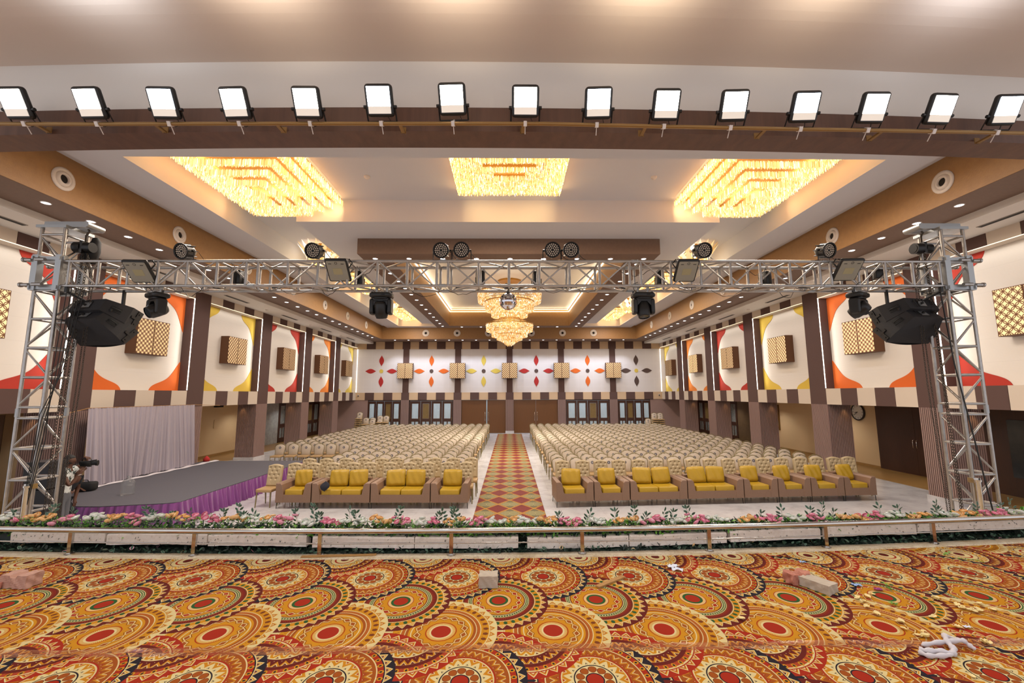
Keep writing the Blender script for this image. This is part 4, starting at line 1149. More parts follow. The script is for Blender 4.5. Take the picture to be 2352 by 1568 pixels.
# dark fixtures hung inside the rear of the truss
for i, (u, v) in enumerate(((552, 638), (826, 640), (1103, 638), (1232, 640), (1515, 638), (1757, 640), (2015, 626))):
    c = atY(u, v, TY+TW+.14)
    t = thing('rear_stage_light', 'small black stage light hung behind the truss, %s from the left' % ORD[i], 'stage light', c, R(random.uniform(-25, 25)), 'black lights on the back of the truss')
    b = MB(); b.rbox((0, 0, 0), (.14, .2, .26), .03, 3); b.build('body', M['blackm'], t)
    b = MB(); b.tube([(-.09, 0, 0), (-.09, 0, -.17), (.09, 0, -.17), (.09, 0, 0)], .009, 4); b.cyl((0, 0, -.16), (0, -.10, -.165), .015, 6); b.build('yoke', M['blackm'], t)
# loose leads on the truss
rng = random.Random(3)
for k in range(20):
    x = XL+.4 + (XR-XL-.8)*k/19 + rng.uniform(-.15, .15); L = rng.uniform(.3, .7); dr = rng.uniform(.05, .20); z0 = ZBT+.04 if k % 3 else ZTT-.02
    y = TY+rng.uniform(.02, .38)
    o = MB().tube([(x+L*q/8, y+.03*sin(q), z0-dr*sin(pi*q/8)+.01*sin(3*q+k)) for q in range(9)], .005, 4).build('loose_lead', M['cable'])
    tag(o, 'thin black lead looping along the horizontal truss, %s from the left' % ORD[k], 'cable', 'leads looping along the truss')
for k in range(5):
    a = joints[k]+.2; c = joints[k+1]-.1
    o = MB().tube([(a+(c-a)*q/14, TY+.2+.1*sin(q*1.3+k), ZBT+.035+.012*sin(2.1*q)) for q in range(15)], .012, 5).build('lead_bundle', M['cable'])
    tag(o, 'black lead bundle lying inside the bottom of the truss, section %s from the left' % ORD[k], 'cable')
# mirror ball
c = atY(1167, 692, TY+.2)
t = thing('mirror_ball', 'silver mirror ball hanging under the middle of the truss', 'mirror ball', c)
b = MB(); rb = .158
for i in range(16):
    a0, a1 = -pi/2+pi*i/16, -pi/2+pi*(i+1)/16; n = max(5, int(34*cos((a0+a1)/2)))
    for k in range(n):
        p0, p1 = 2*pi*k/n, 2*pi*(k+.92)/n; a1_ = a1-.012
        b.add([(rb*cos(a0)*cos(p0), rb*cos(a0)*sin(p0), rb*sin(a0)), (rb*cos(a0)*cos(p1), rb*cos(a0)*sin(p1), rb*sin(a0)), (rb*cos(a1_)*cos(p1), rb*cos(a1_)*sin(p1), rb*sin(a1_)), (rb*cos(a1_)*cos(p0), rb*cos(a1_)*sin(p0), rb*sin(a1_))], [(0, 1, 2, 3)])
b.sphere((0, 0, 0), rb*.985, 24, 16, 1)
b.build('mirror_tiles', [mat('mirror', '#e4e2e8', .06, 1.0, vary=0), M['alud']], t)
b = MB(); b.box(-.05, .05, -.05, .05, .24, .32); b.build('motor', M['black'], t)
b = MB(); b.cyl((0, 0, .15), (0, 0, .26), .012, 6); b.cyl((0, 0, .145), (0, 0, .165), .04, 12); b.build('hanger', M['blackm'], t)

# line array speakers
def cabinet(loc, rot, label, group):
    t = thing('line_array_speaker', label, 'speaker', loc, 0, group, rot=rot)
    P = [(-.50, .0), (.50, 0), (.50, .20), (.34, .56), (-.34, .56), (-.50, .20)]
    b = MB(); n = 6; hf, hb = .165, .115
    vs = [(x, y, -(hf if y < .3 else hb)) for x, y in P] + [(x, y, (hf if y < .3 else hb)) for x, y in P]
    b.add(vs, [tuple(range(n))[::-1], tuple(range(n, 2*n))] + [(i, (i+1) % n, (i+1) % n+n, i+n) for i in range(n)])
    cb = b.build('cabinet', M['blackf'], t)
    b = MB(); b.grid(lambda u, v: (-.49+.98*u, -.05*sin(pi*u)-.002, -.155+.31*v), 16, 2); b.build('grille', M['grille'], t)
    b = MB()
    for s_ in (-1, 1):
        b.box(s_*.508-.010, s_*.508+.010, .03, .10, -.15, .15); b.box(s_*.508-.012, s_*.508+.012, .03, .17, -.02, .02)
        for z in (-.10, .10): b.cyl((s_*.50, .065, z), (s_*.53, .065, z), .014, 8)
    b.build('rigging_plate', M['blackm'], t)
    for s_ in (-1, 1):
        A = Matrix.Translation((s_*.42, .38, 0)) @ Matrix.Rotation(R(-s_*66), 4, 'Z')
        b = MB(); b.box(-.08, .08, -.012, .006, -.05, .05, 0, A); b.tube([tuple(A @ Vector((x, q, 0))) for x, q in ((-.07, .0), (-.05, .03*1), (.05, .03), (.07, 0))], .010, 5)
        b.build('handle', M['grille'], cb)
    b = MB(); b.box(-.10, .10, .555, .566, -.07, .07); b.box(-.08, .08, .566, .570, -.05, .05, 1); b.cyl((0.02, .565, 0), (.02, .60, 0), .022, 10); b.build('connector_plate', [M['blackm'], M['alud']], t)
    b = MB(); b.tube([(.02, .6, 0), (.10, .62, -.05), (.17, .58, -.08), (.2, .58, .02), (.12, .56, .10), (.02, .50, .14), (-.1, .35, .17)], .006, 5); b.build('lead', M['cable'], t)
    return t
for sgn, side, (u, v) in ((-1, 'left', (236, 742)), (1, 'right', (2083, 738))):
    c = atY(u, v+9, TY+.35); grp = 'hanging line array at the %s of the truss' % side
    yaw = 180 + sgn*12
    def place(dz, dy, t_): return c + Vector((0, dy, dz))
    up = cabinet(c + Vector((0, .28, .13)), (R(24), 0, R(yaw)), 'upper black line array cabinet hanging under the %s end of the truss' % side, grp)
    lo = cabinet(c + Vector((0, .16, -.20)), (R(42), 0, R(yaw)), 'lower black line array cabinet, bolted under the upper one at the %s' % side, grp)
    b = MB(); zt = ZBT-c.z; y0 = TY-c.y
    for x in (-.30, .30): b.box(x-.02, x+.02, -.22, .22, .24, .29)
    b.box(-.34, .34, -.03, .03, .27, .31)
    b.box(-sgn*.28-.02, -sgn*.28+.02, .02, .06, .27, zt+.02)
    b.tube([(sgn*.02, 0, .30), (sgn*.36, y0+.02, zt-.10)], .022, 4); b.box(sgn*.36-.02, sgn*.36+.02, y0-.02, y0+.03, zt-.12, zt+.05)
    o = b.build('speaker_bracket', M['blackm']); o.location = c; tag(o, 'black steel bracket holding the %s hanging speakers to the truss' % side, 'bracket')
# ================================================================ chandeliers
def crystals_row(b, p0, p1, n, z0, L, rng, w=.022, skip=None, jit=.012):
    # row of hanging prisms from p0 to p1
    for k in range(n):
        t = (k+.5)/n; x = p0[0]+(p1[0]-p0[0])*t + rng.uniform(-jit, jit); y = p0[1]+(p1[1]-p0[1])*t + rng.uniform(-jit, jit)
        if skip and skip(x, y): continue
        l = L*rng.uniform(.8, 1.1); h = w*.5
        b.add([(x-h, y, z0), (x, y-h, z0), (x+h, y, z0), (x, y+h, z0), (x-h, y, z0-l*.85), (x, y-h, z0-l*.85), (x+h, y, z0-l*.85), (x, y+h, z0-l*.85), (x, y, z0-l)],
              [(0, 1, 5, 4), (1, 2, 6, 5), (2, 3, 7, 6), (3, 0, 4, 7), (4, 5, 8), (5, 6, 8), (6, 7, 8), (7, 4, 8)])
def box_chandelier(x0, x1, y0, y1, label, tiers=5, dz=.09, skip=None, step=.032, w=.019, power=300, ztop=8.60, group=None, rin=.26, rows=6, L=.085):
    rng = random.Random(int((x0+20)*10)); cx, cy = (x0+x1)/2, (y0+y1)/2
    t = thing('square_chandelier', label, 'chandelier', (cx, cy, 8.67), 0, group)
    ins = 0.0; Lx, Ly = (x1-x0)/2, (y1-y0)/2
    for k in range(tiers):
        b = MB(); zt = ztop-dz*k
        last = k == tiers-1
        for q in range(rows if not last else 40):
            o = ins+q*rin/rows; hx, hy = Lx-o, Ly-o
            if hx < .05 or hy < .05: break
            sk = (lambda x, y: skip(x+cx, y+cy)) if skip else None
            for a, c in (((-hx, -hy), (hx, -hy)), ((hx, -hy), (hx, hy)), ((hx, hy), (-hx, hy)), ((-hx, hy), (-hx, -hy))):
                d = sqrt((a[0]-c[0])**2+(a[1]-c[1])**2); crystals_row(b, a, c, max(2, int(d/step)), zt-8.67+.012*(q if not last else 0), dz*(1.5 if q == 0 else 1.3), rng, w, sk)
        if b.v: b.build('crystal_tier', M['crys'], t)
        hx, hy = Lx-ins, Ly-ins
        if hx > .1 and hy > .1 and not skip:
            b = MB(); z = zt-8.67
            for q in ((-hx, hx, -hy-.01, -hy+.01), (-hx, hx, hy-.01, hy+.01), (-hx-.01, -hx+.01, -hy, hy), (hx-.01, hx+.01, -hy, hy)): b.box(q[0], q[1], q[2], q[3], z, z+.03)
            b.build('gilt_channel', M['crysr'], t)
        ins += rin
    b = MB()
    if skip:   # the plate follows the notch around the ceiling box
        b.box(-Lx+.05, Lx-.05, -Ly+.05, 11.9-cy, -.03, 0); xa, xb = (-Lx+.05, -6.28-cx) if cx < 0 else (6.28-cx, Lx-.05); b.box(xa, xb, 11.9-cy, Ly-.05, -.03, 0)
    else: b.box(-Lx+.05, Lx-.05, -Ly+.05, Ly-.05, -.03, 0)
    b.build('ceiling_plate', M['crysr'], t)
    light('chandelier_glow', 'AREA', (cx, cy if not skip else cy-.4, ztop-dz*tiers-.25), power, (1, .93, .85), (x1-x0)*.7, (0, 0, 0), size_y=(y1-y0)*.6)
    # the drops throw light sideways on the recess
    zz = ztop-.22; pw = power*.16
    Y1 = y1 if not skip else 11.8
    light('chandelier_side', 'AREA', (x0-.03, (y0+Y1)/2, zz), pw, (1, .64, .26), Y1-y0, (R(90), 0, R(-90)), size_y=.3)
    light('chandelier_side', 'AREA', (x1+.03, (y0+Y1)/2, zz), pw, (1, .64, .26), Y1-y0, (R(90), 0, R(90)), size_y=.3)
    light('chandelier_side', 'AREA', (cx, y1+.03 if not skip else 11.88, zz), pw*.6, (1, .66, .30), x1-x0, (R(90), 0, R(180)), size_y=.3)
sk = lambda x, y: (abs(x) < 6.27 and y > 11.9)
box_chandelier(-7.82, -4.85, 8.75, 12.6, 'large stepped crystal chandelier at the left corner of the recess', 6, .115, sk, group='large square chandeliers')
box_chandelier(4.85, 7.82, 8.75, 12.6, 'large stepped crystal chandelier at the right corner of the recess', 6, .115, sk, group='large square chandeliers')
box_chandelier(-1.40, 1.40, 8.75, 11.3, 'square stepped crystal chandelier in the middle of the near recess', 5, .085, group='large square chandeliers')
for s, side in ((-1, 'left'), (1, 'right')):
    for k, (a, c) in enumerate(((19.3, 23.0), (27.4, 31.0))):
        x0, x1 = sorted((s*6.5, s*7.95))
        box_chandelier(x0, x1, a, c, 'long crystal chandelier in the %s ceiling channel, the %s one' % (side, ['nearer', 'farther'][k]), 3, .10, None, .055, .032, 160, group='crystal chandeliers of the ceiling channels')
    for k, y in enumerate((15.9, 25.1)):
        t = thing('petal_chandelier', 'round petal crystal chandelier in the %s ceiling channel, the %s one' % (side, ['nearer', 'farther'][k]), 'chandelier', (s*7.2, y, 8.67), 0, 'petal chandeliers')
        rng = random.Random(k)
        for ring, (r0, r1, z0, z1, n) in enumerate(((.35, .85, -.10, -.28, 18), (.28, .66, -.30, -.52, 14), (.15, .42, -.52, -.72, 9))):
            b = MB()
            for q in range(n):
                a = 2*pi*(q+.5*ring)/n; A = Matrix.Rotation(a, 4, 'Z'); wd = 2*pi*r1/n*.42
                b.add([(r0, 0, z0), ((r0+r1)/2, -wd, z1), (r1, 0, z0+.10), ((r0+r1)/2, wd, z1), ((r0+r1)/2, 0, z1-.10)], [(0, 1, 4), (1, 2, 4), (2, 3, 4), (3, 0, 4), (0, 3, 2, 1)], 0, False, A)
            b.build('petal_ring', M['crysc'], t)
        b = MB(); b.cyl((0, 0, 0), (0, 0, -.5), .05, 8); b.cyl((0, 0, 0), (0, 0, -.06), .3, 20); b.build('stem', M['crysr'], t)
        light('chandelier_glow', 'POINT', (s*7.2, y, 8.67-.9), 55, (1, .74, .42), .3)

# the big round tiered chandelier
t = thing('round_chandelier', 'huge round tiered crystal chandelier hanging in the central ceiling opening', 'chandelier', (0, 21.0, 8.67))
rng = random.Random(5)
zc = lambda v: atY(1170, v, 21.0).z - 8.67
TI = [(1.60, zc(674), .50), (1.24, zc(695), .44), (.92, zc(711), .40), (.5, zc(724), .3)]
LO = [(.52, zc(733), .15), (.82, zc(739), .17), (1.17, zc(746), .36), (.90, zc(760), .32), (.64, zc(769), .28), (.36, zc(777), .22)]
for (r, z, L) in TI+LO:
    b = MB()
    for q in range(3):
        rr = r-.05*q; n = int(2*pi*rr/.065)
        for k in range(n):
            a = 2*pi*(k+.3*q)/n; x, y = rr*cos(a), rr*sin(a); nn = max(2, int(L/.085)); h = .019
            for e in range(nn):
                zt = z-L*e/nn; l = L/nn*.92; sc = 1-.03*e/nn; X, Y = x*sc, y*sc
                b.add([(X, Y, zt), (X-h, Y, zt-l*.5), (X, Y-h, zt-l*.5), (X+h, Y, zt-l*.5), (X, Y+h, zt-l*.5), (X, Y, zt-l)], [(0, 1, 2), (0, 2, 3), (0, 3, 4), (0, 4, 1), (5, 2, 1), (5, 3, 2), (5, 4, 3), (5, 1, 4)])
    # crystal slope below the drops
    n = int(2*pi*r*.7/.07)
    for ring in range(4):
        rr = r*(.82-.17*ring); zz = z-L*.75-.05*ring; n = int(2*pi*rr/.075)
        for k in range(n):
            a = 2*pi*(k+.5*ring)/n; x, y = rr*cos(a), rr*sin(a); h = .026
            b.add([(x-h, y-h, zz), (x+h, y-h, zz), (x+h, y+h, zz), (x-h, y+h, zz), (x, y, zz-.10)], [(0, 1, 4), (1, 2, 4), (2, 3, 4), (3, 0, 4)])
    b.build('crystal_tier', M['crysc'], t)
    b = MB(); b.lathe([(r-.02, z+.03), (r+.02, z+.03), (r+.02, z-.01), (r-.02, z-.01)], 48); b.build('gilt_ring', M['crysr'], t)
b = MB(); b.cyl((0, 0, 0), (0, 0, zc(770)), .06, 10); b.cyl((0, 0, 0), (0, 0, -.08), .6, 24); b.build('stem', M['crysr'], t)
light('chandelier_glow', 'POINT', (0, 21, 8.67+zc(742)), 160, (1, .80, .52), .6)
light('chandelier_glow', 'POINT', (0, 19.0, 7.0), 60, (1, .78, .48), .5)
light('chandelier_glow', 'AREA', (0, 21, 5.2), 400, (1, .94, .86), 2.2, (0, 0, 0), shape='DISK')

# ================================================================ seating
def banquet_proto():
    t = thing('banquet_chair', 'cream banquet chair', 'chair', (0, 0, -50))
    def outline(w0, w1, h, sh):
        P = [(-w0, 0), (-w0*1.0, h*.25), (-w1, h*.55), (-w1*1.02, sh), (-w1*.90, sh+(h-sh)*.45), (-w1*.60, sh+(h-sh)*.72), (-w1*.30, h*.992), (0, h)]
        return P + [(-x, y) for x, y in P[:-1][::-1]]
    tilt = Matrix.Translation((0, .20, .47)) @ Matrix.Rotation(R(-8), 4, 'X') @ Matrix.Rotation(R(90), 4, 'X')
    b = MB(); pts = outline(.175, .20, .44, .33); n = len(pts)
    cx = 0; vs = [(x*.9, y*.96+.01, .035) for x, y in pts] + [(x, y, .02) for x, y in pts] + [(x, y, -.02) for x, y in pts]
    b.add(vs, [tuple(range(n)), tuple(range(2*n, 3*n))[::-1]] + [(i+n, (i+1) % n+n, (i+1) % n, i) for i in range(n)] + [(i+2*n, (i+1) % n+2*n, (i+1) % n+n, i+n) for i in range(n)], 0, True, tilt)
    bk = b.build('backrest', M['chaircloth'], t)
    b = MB(); b.lathe([(.028, .0), (.028, .004), (.047, .004), (.050, 0)], 12, 0, tilt @ T((0, .30, .035)), False); b.lathe([(0, .003), (.029, .003)], 12, 1, tilt @ T((0, .30, .035)), False)
    for q in range(3): b.add([(-.012+.012*q, -.012, .006), (-.004+.012*q, -.012, .006), (-.004+.012*q, .014, .006), (-.012+.012*q, .014, .006)], [(0, 1, 2, 3)], 0, False, tilt @ T((0, .30, .035)))
    b.build('emblem', [M['emblem'], M['emblemw']], bk)
    b = MB(); fr = outline(.19, .212, .475, .35)
    b.tube([(x, y, 0) for x, y in [(-.19, -.12)] + fr + [(.19, -.12)]], .013, 5, M=tilt); b.build('back_frame', M['gold_frame'], t)
    b = MB(); b.rbox((0, 0, .445), (.42, .43, .065), .06, 3); b.build('seat', M['seatcloth'], t)
    for sx in (-1, 1):
        b = MB(); b.tube([(sx*.185, -.17, .42), (sx*.20, -.20, .0)], .012, 5); b.build('leg', M['gold_frame'], t)
        b = MB(); b.tube([(sx*.185, .19, .45), (sx*.195, .24, .0)], .012, 5); b.build('leg', M['gold_frame'], t)
        b = MB(); b.tube([(sx*.188, -.18, .30), (sx*.19, .20, .30)], .008, 4); b.build('stretcher', M['gold_frame'], t)
    return t
def tufted_proto():
    t = thing('tufted_chair', 'champagne tufted chair', 'chair', (0, 0, -50))
    tilt = Matrix.Translation((0, .22, .47)) @ Matrix.Rotation(R(-9), 4, 'X') @ Matrix.Rotation(R(90), 4, 'X')
    bt = [(-.13, .50), (0, .50), (.13, .50), (-.065, .40), (.065, .40), (-.13, .30), (0, .30), (.13, .30), (-.065, .20), (.065, .20)]
    Wb = .205
    def topz(x): return .555 + .045*max(0, cos(x/Wb*pi*.5))**1.5
    def f(u, v):
        x = (-1+2*u)*Wb; H = topz(x); y = H*v; e = min(u, 1-u)*2*Wb; g = min(v, 1-v)*H
        d = .045*min(1, (e/.035))**.5*min(1, (g/.03))**.5
        for (bx_, by_) in bt:
            r = sqrt((x-bx_)**2+(y-by_)**2); d -= .034*math.exp(-(r/.026)**2)
            d -= 0
        # soft folds between buttons
        d -= .006*(abs(sin((x/.13+y/.20)*pi))<.10) + .006*(abs(sin((x/.13-y/.20)*pi))<.10)
        return (x, y, d)
    b = MB(); b.grid(f, 36, 42, 0, tilt)
    pts = [(-Wb, 0)] + [(-Wb+2*Wb*i/12, topz(-Wb+2*Wb*i/12)) for i in range(13)] + [(Wb, 0)]
    b.prism(pts, .05, 0, tilt, -.05)
    bk = b.build('backrest', M['hide'], t)
    b = MB()
    for (bx_, by_) in bt: b.sphere((bx_, by_, .012), .009, 6, 4, 0, tilt)
    b.build('buttons', M['hide'], bk)
    b = MB(); b.rbox((0, -.005, .435), (.44, .46, .085), .035, 3); b.build('seat', M['seatcloth'], t)
    for sx in (-1, 1):
        for y, y2 in ((-.20, -.225), (.19, .25)):
            b = MB(); b.cyl((sx*.185, y, .40), (sx*.20, y2, 0), .022, 6, .014); b.build('leg', M['gold_frame'], t)
    return t
bp = banquet_proto(); BCH = snapshot(bp); fb_ = [True]
tp_ = tufted_proto(); TCH = snapshot(tp_); ft = [True]
rg = random.Random(11)
def put(kind, x, y, rz, label, group, z=0):
    fl, snap, proto = (fb_, BCH, bp) if kind == 'b' else (ft, TCH, tp_)
    loc = (x+rg.uniform(-.012, .012), y+rg.uniform(-.03, .03), z); rot = (0, 0, rz+R(rg.uniform(-2.5, 2.5)))
    if fl[0]: fl[0] = False; proto.location = loc; proto.rotation_euler = rot; proto['label'] = label; proto['group'] = group; return proto
    return dup(snap, loc, rot, label, group)
# tufted rows
for i, u in enumerate((1070, 1026, 981, 936.5, 893, 848.5, 807, 762, 718, 677)):
    p = atZ(u, 1063, 1.06); put('t', p.x, 12.46, 0, 'tufted champagne chair directly behind the left sofas, %s from the aisle' % ORD[i], 'tufted chairs left front row')
for i, u in enumerate((1081, 1039, 997, 954, 912, 875, 834, 795, 748, 710)):
    p = atZ(u, 1052, 1.06); put('t', p.x, 13.30, 0, 'tufted champagne chair in the second tufted row at the left, %s from the aisle' % ORD[i], 'tufted chairs left second row')
for i, u in enumerate((1295, 1339.5, 1384, 1426, 1472, 1512, 1556.5, 1599, 1639.5, 1681, 1721, 1761, 1806, 1848, 1887, 1925, 1962)):
    p = atZ(u, 1060-(u-1295)*.013, 1.05); put('t', p.x, p.y-.06, 0, 'tufted champagne chair directly behind the right sofas, %s from the aisle' % ORD[i], 'tufted chairs right row')
p = atZ(603, 1166, 0); put('t', p.x+.0, p.y+.22, R(-4), 'single tufted chair standing alone left of the sofas, beside the purple skirted platform', 'lone chair')
# banquet rows: nearest 300 one by one, the rest together
cand = []
rowY = [13.95 + .862*k for k in range(20)]
for r, y in enumerate(rowY):
    for c in range(17):
        xx = 1.60+.545*c+.02*sin(r*1.7+c)
        if xx < 10.9: cand.append((y+.05+.05*sin(c*.25+1)+.05*(xx-1.6)*(1-r/20.0), xx, r, c, 'right'))
    if y > 13.8:
        n = 9 if y < 17.8 else 16
        for c in range(n):
            xx = -(1.62+.545*c)-.02*sin(r*2.1+c)
            cand.append((y+.30, xx, r, c, 'left'))
cand = [q for q in cand if q[0] < 30.9]
cand.sort(key=lambda q: q[0])
near, far = cand[:296], cand[296:]
for (y, x, r, c, side) in near:
    put('b', x, y, R(-2 if side == 'right' else 2), 'cream banquet chair, %s block, %s plain row, %s seat from the aisle' % (side, ORD[r], ORD[min(c, 19)]), 'cream banquet chairs of the %s block' % side)
def merged(places, name, label):
    b = MB()
    for (o, ch) in [BCH] :
        parts = []
        def rec(nd):
            for k in nd[1]: parts.append(k[0]); rec(k)
        rec(BCH)
    mats = []; 
    for (x, y, z, rz) in places:
        Mx = T((x, y, z)) @ Matrix.Rotation(rz, 4, 'Z')
        for p in parts:
            me = p.data; off = []
            for mm in me.materials:
                if mm not in mats: mats.append(mm)
                off.append(mats.index(mm))
            vs = [v.co for v in me.vertices]; o0 = len(b.v)
            for v in vs: b.v.append(tuple(Mx @ v))
            for pg in me.polygons: b.f.append(tuple(i+o0 for i in pg.vertices)); b.mi.append(off[pg.material_index]); b.sm.append(pg.use_smooth)
    return b, mats
# stacks in the two back corners
def stack(x, y, n, label_side, idx, rz=0.0, h=.135, tag_grp=''):
    for k in range(n):
        put('b', x+.004*k, y+.012*k, rz, 'stacked cream banquet chair, back %s corner, %s stack from the wall, %s from the floor' % (label_side, ORD[idx], ORD[k]), 'stacked banquet chairs at the back %s' % label_side, h*k)
NST = 0
for i, (u, n) in enumerate(((822, 7), (838, 4), (853, 4), (870, 5), (884, 5))):
    p = atY(u, 960, 31.6); stack(p.x, 31.6, n, 'left', i)
for i, (u, n) in enumerate(((1519, 6), (1505, 6), (1491, 3))):
    p = atY(u, 960, 31.6); stack(p.x, 31.6, n, 'right', i)
b, mats = merged([(x, y, 0, R(rg.uniform(-3, 3))) for (y, x, r, c, side) in far], '', '')
o = b.build('banquet_chairs', mats); tag(o, 'distant rows of cream banquet chairs filling the rear of the hall', 'chairs', None, 'stuff')

# sofas
def sofa(u0, u1, v, seats, label, grp):
    a, c = atZ(u0, v[0], 0), atZ(u1, v[1], 0)
    Wd = (c-a).length - .015; ang = atan2(c.y-a.y, c.x-a.x)
    t = thing('armchair' if seats == 1 else 'two_seat_sofa', label, 'armchair' if seats == 1 else 'sofa', (a+c)/2, ang, grp)
    D, Hh, aw = .78, .66, .20 if seats == 1 else .21
    hw = Wd/2
    b = MB(); b.box(-hw+.008, hw-.008, .006, D-.004, .163, .36); b.box(-hw+aw*.9, hw-aw*.9, D-.16, D-.003, .355, .68); b.build('base', M['sofa'], t)
    for s in (-1, 1):
        b = MB(); pts = [(0, .16), (D, .16), (D, Hh+.01), (.06, Hh-.01), (0.015, Hh-.06), (0, Hh-.12)]
        # arm: outer side flat, inner face leans: profile in XZ swept along Y
        P = [(hw, .16), (hw, Hh), (hw-aw*.55, Hh), (hw-aw*.78, Hh-.04), (hw-aw*.90, Hh-.16), (hw-aw*1.02, .36), (hw-aw*1.02, .16)]
        P = [(s*x, z) for x, z in P]; n = len(P)
        ys = [(0.0, .985), (.015, 1.0), (D, 1.0)]
        vs = [(x, y, z if z < .3 else z-(.012 if y == 0 else 0)) for y, k in ys for x, z in P]
        fs = [(i*n+k, i*n+(k+1) % n, (i+1)*n+(k+1) % n, (i+1)*n+k) for i in range(2) for k in range(n)] + [tuple(range(n)), tuple(range(2*n, 3*n))[::-1]]
        b.add(vs, fs); b.build('armrest', M['sofa'], t)
    sw = (2*hw-2*aw*1.12)/seats
    for k in range(seats):
        cx = -hw+aw*1.12+sw*(k+.5)
        b = MB(); b.rbox((cx, .31, .40), (sw-.01, .60, .17), .04, 3); b.build('seat_cushion', M['cushion'], t)
        rr = random.Random(int(u0)+k)
        def f(u, v, cx=cx):
            a_, z = (-1+2*u), (-1+2*v); e = (1-abs(a_)**5)*(1-abs(z)**5)
            th = .085*max(e, 0)**.5 + .008*sin(9*a_+3*z+u0)*e
            return (a_*(sw*.5-.005)*(1-.04*(1-abs(z))*0)*(1-.05*z*z*a_*a_), -th, z*.225*(1-.05*a_*a_))
        b = MB(); Mx = T((cx, .53, .70)) @ Matrix.Rotation(R(-14+rr.uniform(-4, 3)), 4, 'X') @ Matrix.Rotation(R(rr.uniform(-4, 4)), 4, 'Y')
        b.grid(f, 16, 14, 0, Mx); b.grid(lambda u, v: (f(u, v)[0], -f(u, v)[1]*.8, f(u, v)[2]), 16, 14, 0, Mx)
        b.build('back_cushion', M['cushion'], t)
    for s in (-1, 1):
        for y in (.04, D-.05):
            b = MB(); b.tube([(s*(hw-.10), y, .155), (s*(hw-.02), y, .150), (s*(hw-.012), y, 0)], .009, 5); b.build('leg', M['blackm'], t)
    return t
V = lambda u: (1168.5 if u < 1200 else 1166.5 - (u-1278)*.0225)
for (u0, u1, n, lab) in ((630, 712, 1, 'tan and yellow armchair at the left end of the left sofa row'), (713.5, 848, 2, 'tan two seat sofa with a navy cloth on it in the left row'), (849.5, 987, 2, 'tan two seat sofa in the left row next to the armchair by the aisle'), (988, 1075, 1, 'tan and yellow armchair of the left row right beside the aisle')):
    sofa(u0, u1, (V(u0), V(u1)), n, lab, 'left front seating')
for (u0, u1, n, lab) in ((1278, 1365, 1, 'tan and yellow armchair of the right row nearest the aisle'), (1366, 1448, 1, 'tan armchair with a creased yellow cushion, second from the aisle in the right row'), (1449.5, 1581, 2, 'tan two seat sofa in the right row, the one nearer the aisle'), (1582, 1711, 2, 'tan two seat sofa in the right row, the one farther from the aisle'), (1712, 1790, 1, 'tan armchair of the right row just right of the two sofas'), (1791, 1866, 1, 'tan armchair of the right row, third from its right end'), (1867, 1943, 1, 'tan armchair of the right row, second from its right end'), (1944, 2017, 1, 'tan armchair at the far right end of the right row')):
    sofa(u0, u1, (V(u0), V(u1)), n, lab, 'right front seating')
p = atZ(746, 1124, .50)
b = MB(); b.grid(lambda u, v: (.10*(1+.3*sin(5*u*pi))*cos(2*pi*u)*sin(pi*v)**.6, .07*sin(2*pi*u)*sin(pi*v)**.6, .22*v+.03*sin(7*u)), 18, 8); o = b.build('draped_cloth', M['navycloth']); o.location = (p.x, p.y, .475); tag(o, 'dark navy cloth lying in the corner of the left two seat sofa', 'cloth')

# ================================================================ side platform
PZ = .51
pts = [(-11.7, 16.9), (-7.75, 16.9), (-7.78, 10.55), (-8.05, 10.42), (-9.3, 10.18), (-10.3, 10.22), (-10.75, 10.55), (-11.7, 11.2)]
t = thing('event_platform', 'low grey carpeted platform with a purple pleated skirt at the left', 'platform', (0, 0, 0))
b = MB(); b.prism([(x, y) for x, y in pts[::-1]], .05, 0, None, PZ-.05); b.build('carpet_top', M['greycarpet'], t)
path = [Vector((x, y, 0)) for x, y in ((-7.75, 16.9), (-7.75, 13.5), (-7.77, 11.5), (-7.78, 10.6), (-7.86, 10.48), (-8.05, 10.40), (-9.3, 10.16), (-10.25, 10.20), (-10.75, 10.53), (-11.7, 11.18))]
cum = [0]
for i in range(len(path)-1): cum.append(cum[-1]+(path[i+1]-path[i]).length)
def along(s):
    for i in range(len(path)-1):
        if s <= cum[i+1]+1e-9:
            return path[i].lerp(path[i+1], (s-cum[i])/(cum[i+1]-cum[i])), (path[i+1]-path[i]).normalized()
    return path[-1], (path[-1]-path[-2]).normalized()
rr = random.Random(2); ph = [rr.uniform(0, 6) for _ in range(4)]
def fs_(u, v):
    p, d = along(u*cum[-1]); s = u*cum[-1]; n_ = Vector((-d.y, d.x, 0))*-1
    fl = .012+.035*(1-v); w = fl*(sin(s*38+ph[0]+1.5*sin(s*3)+(1-v)*1.2*sin(s*1.3)) + .5*sin(s*61+ph[1]))
    out = .03+(1-v)*.07
    q = p - n_*(out+w); return (q.x, q.y, (PZ-.01)*v+.005)
b = MB(); b.grid(fs_, 900, 6); b.build('pleated_skirt', M['purple'], t)
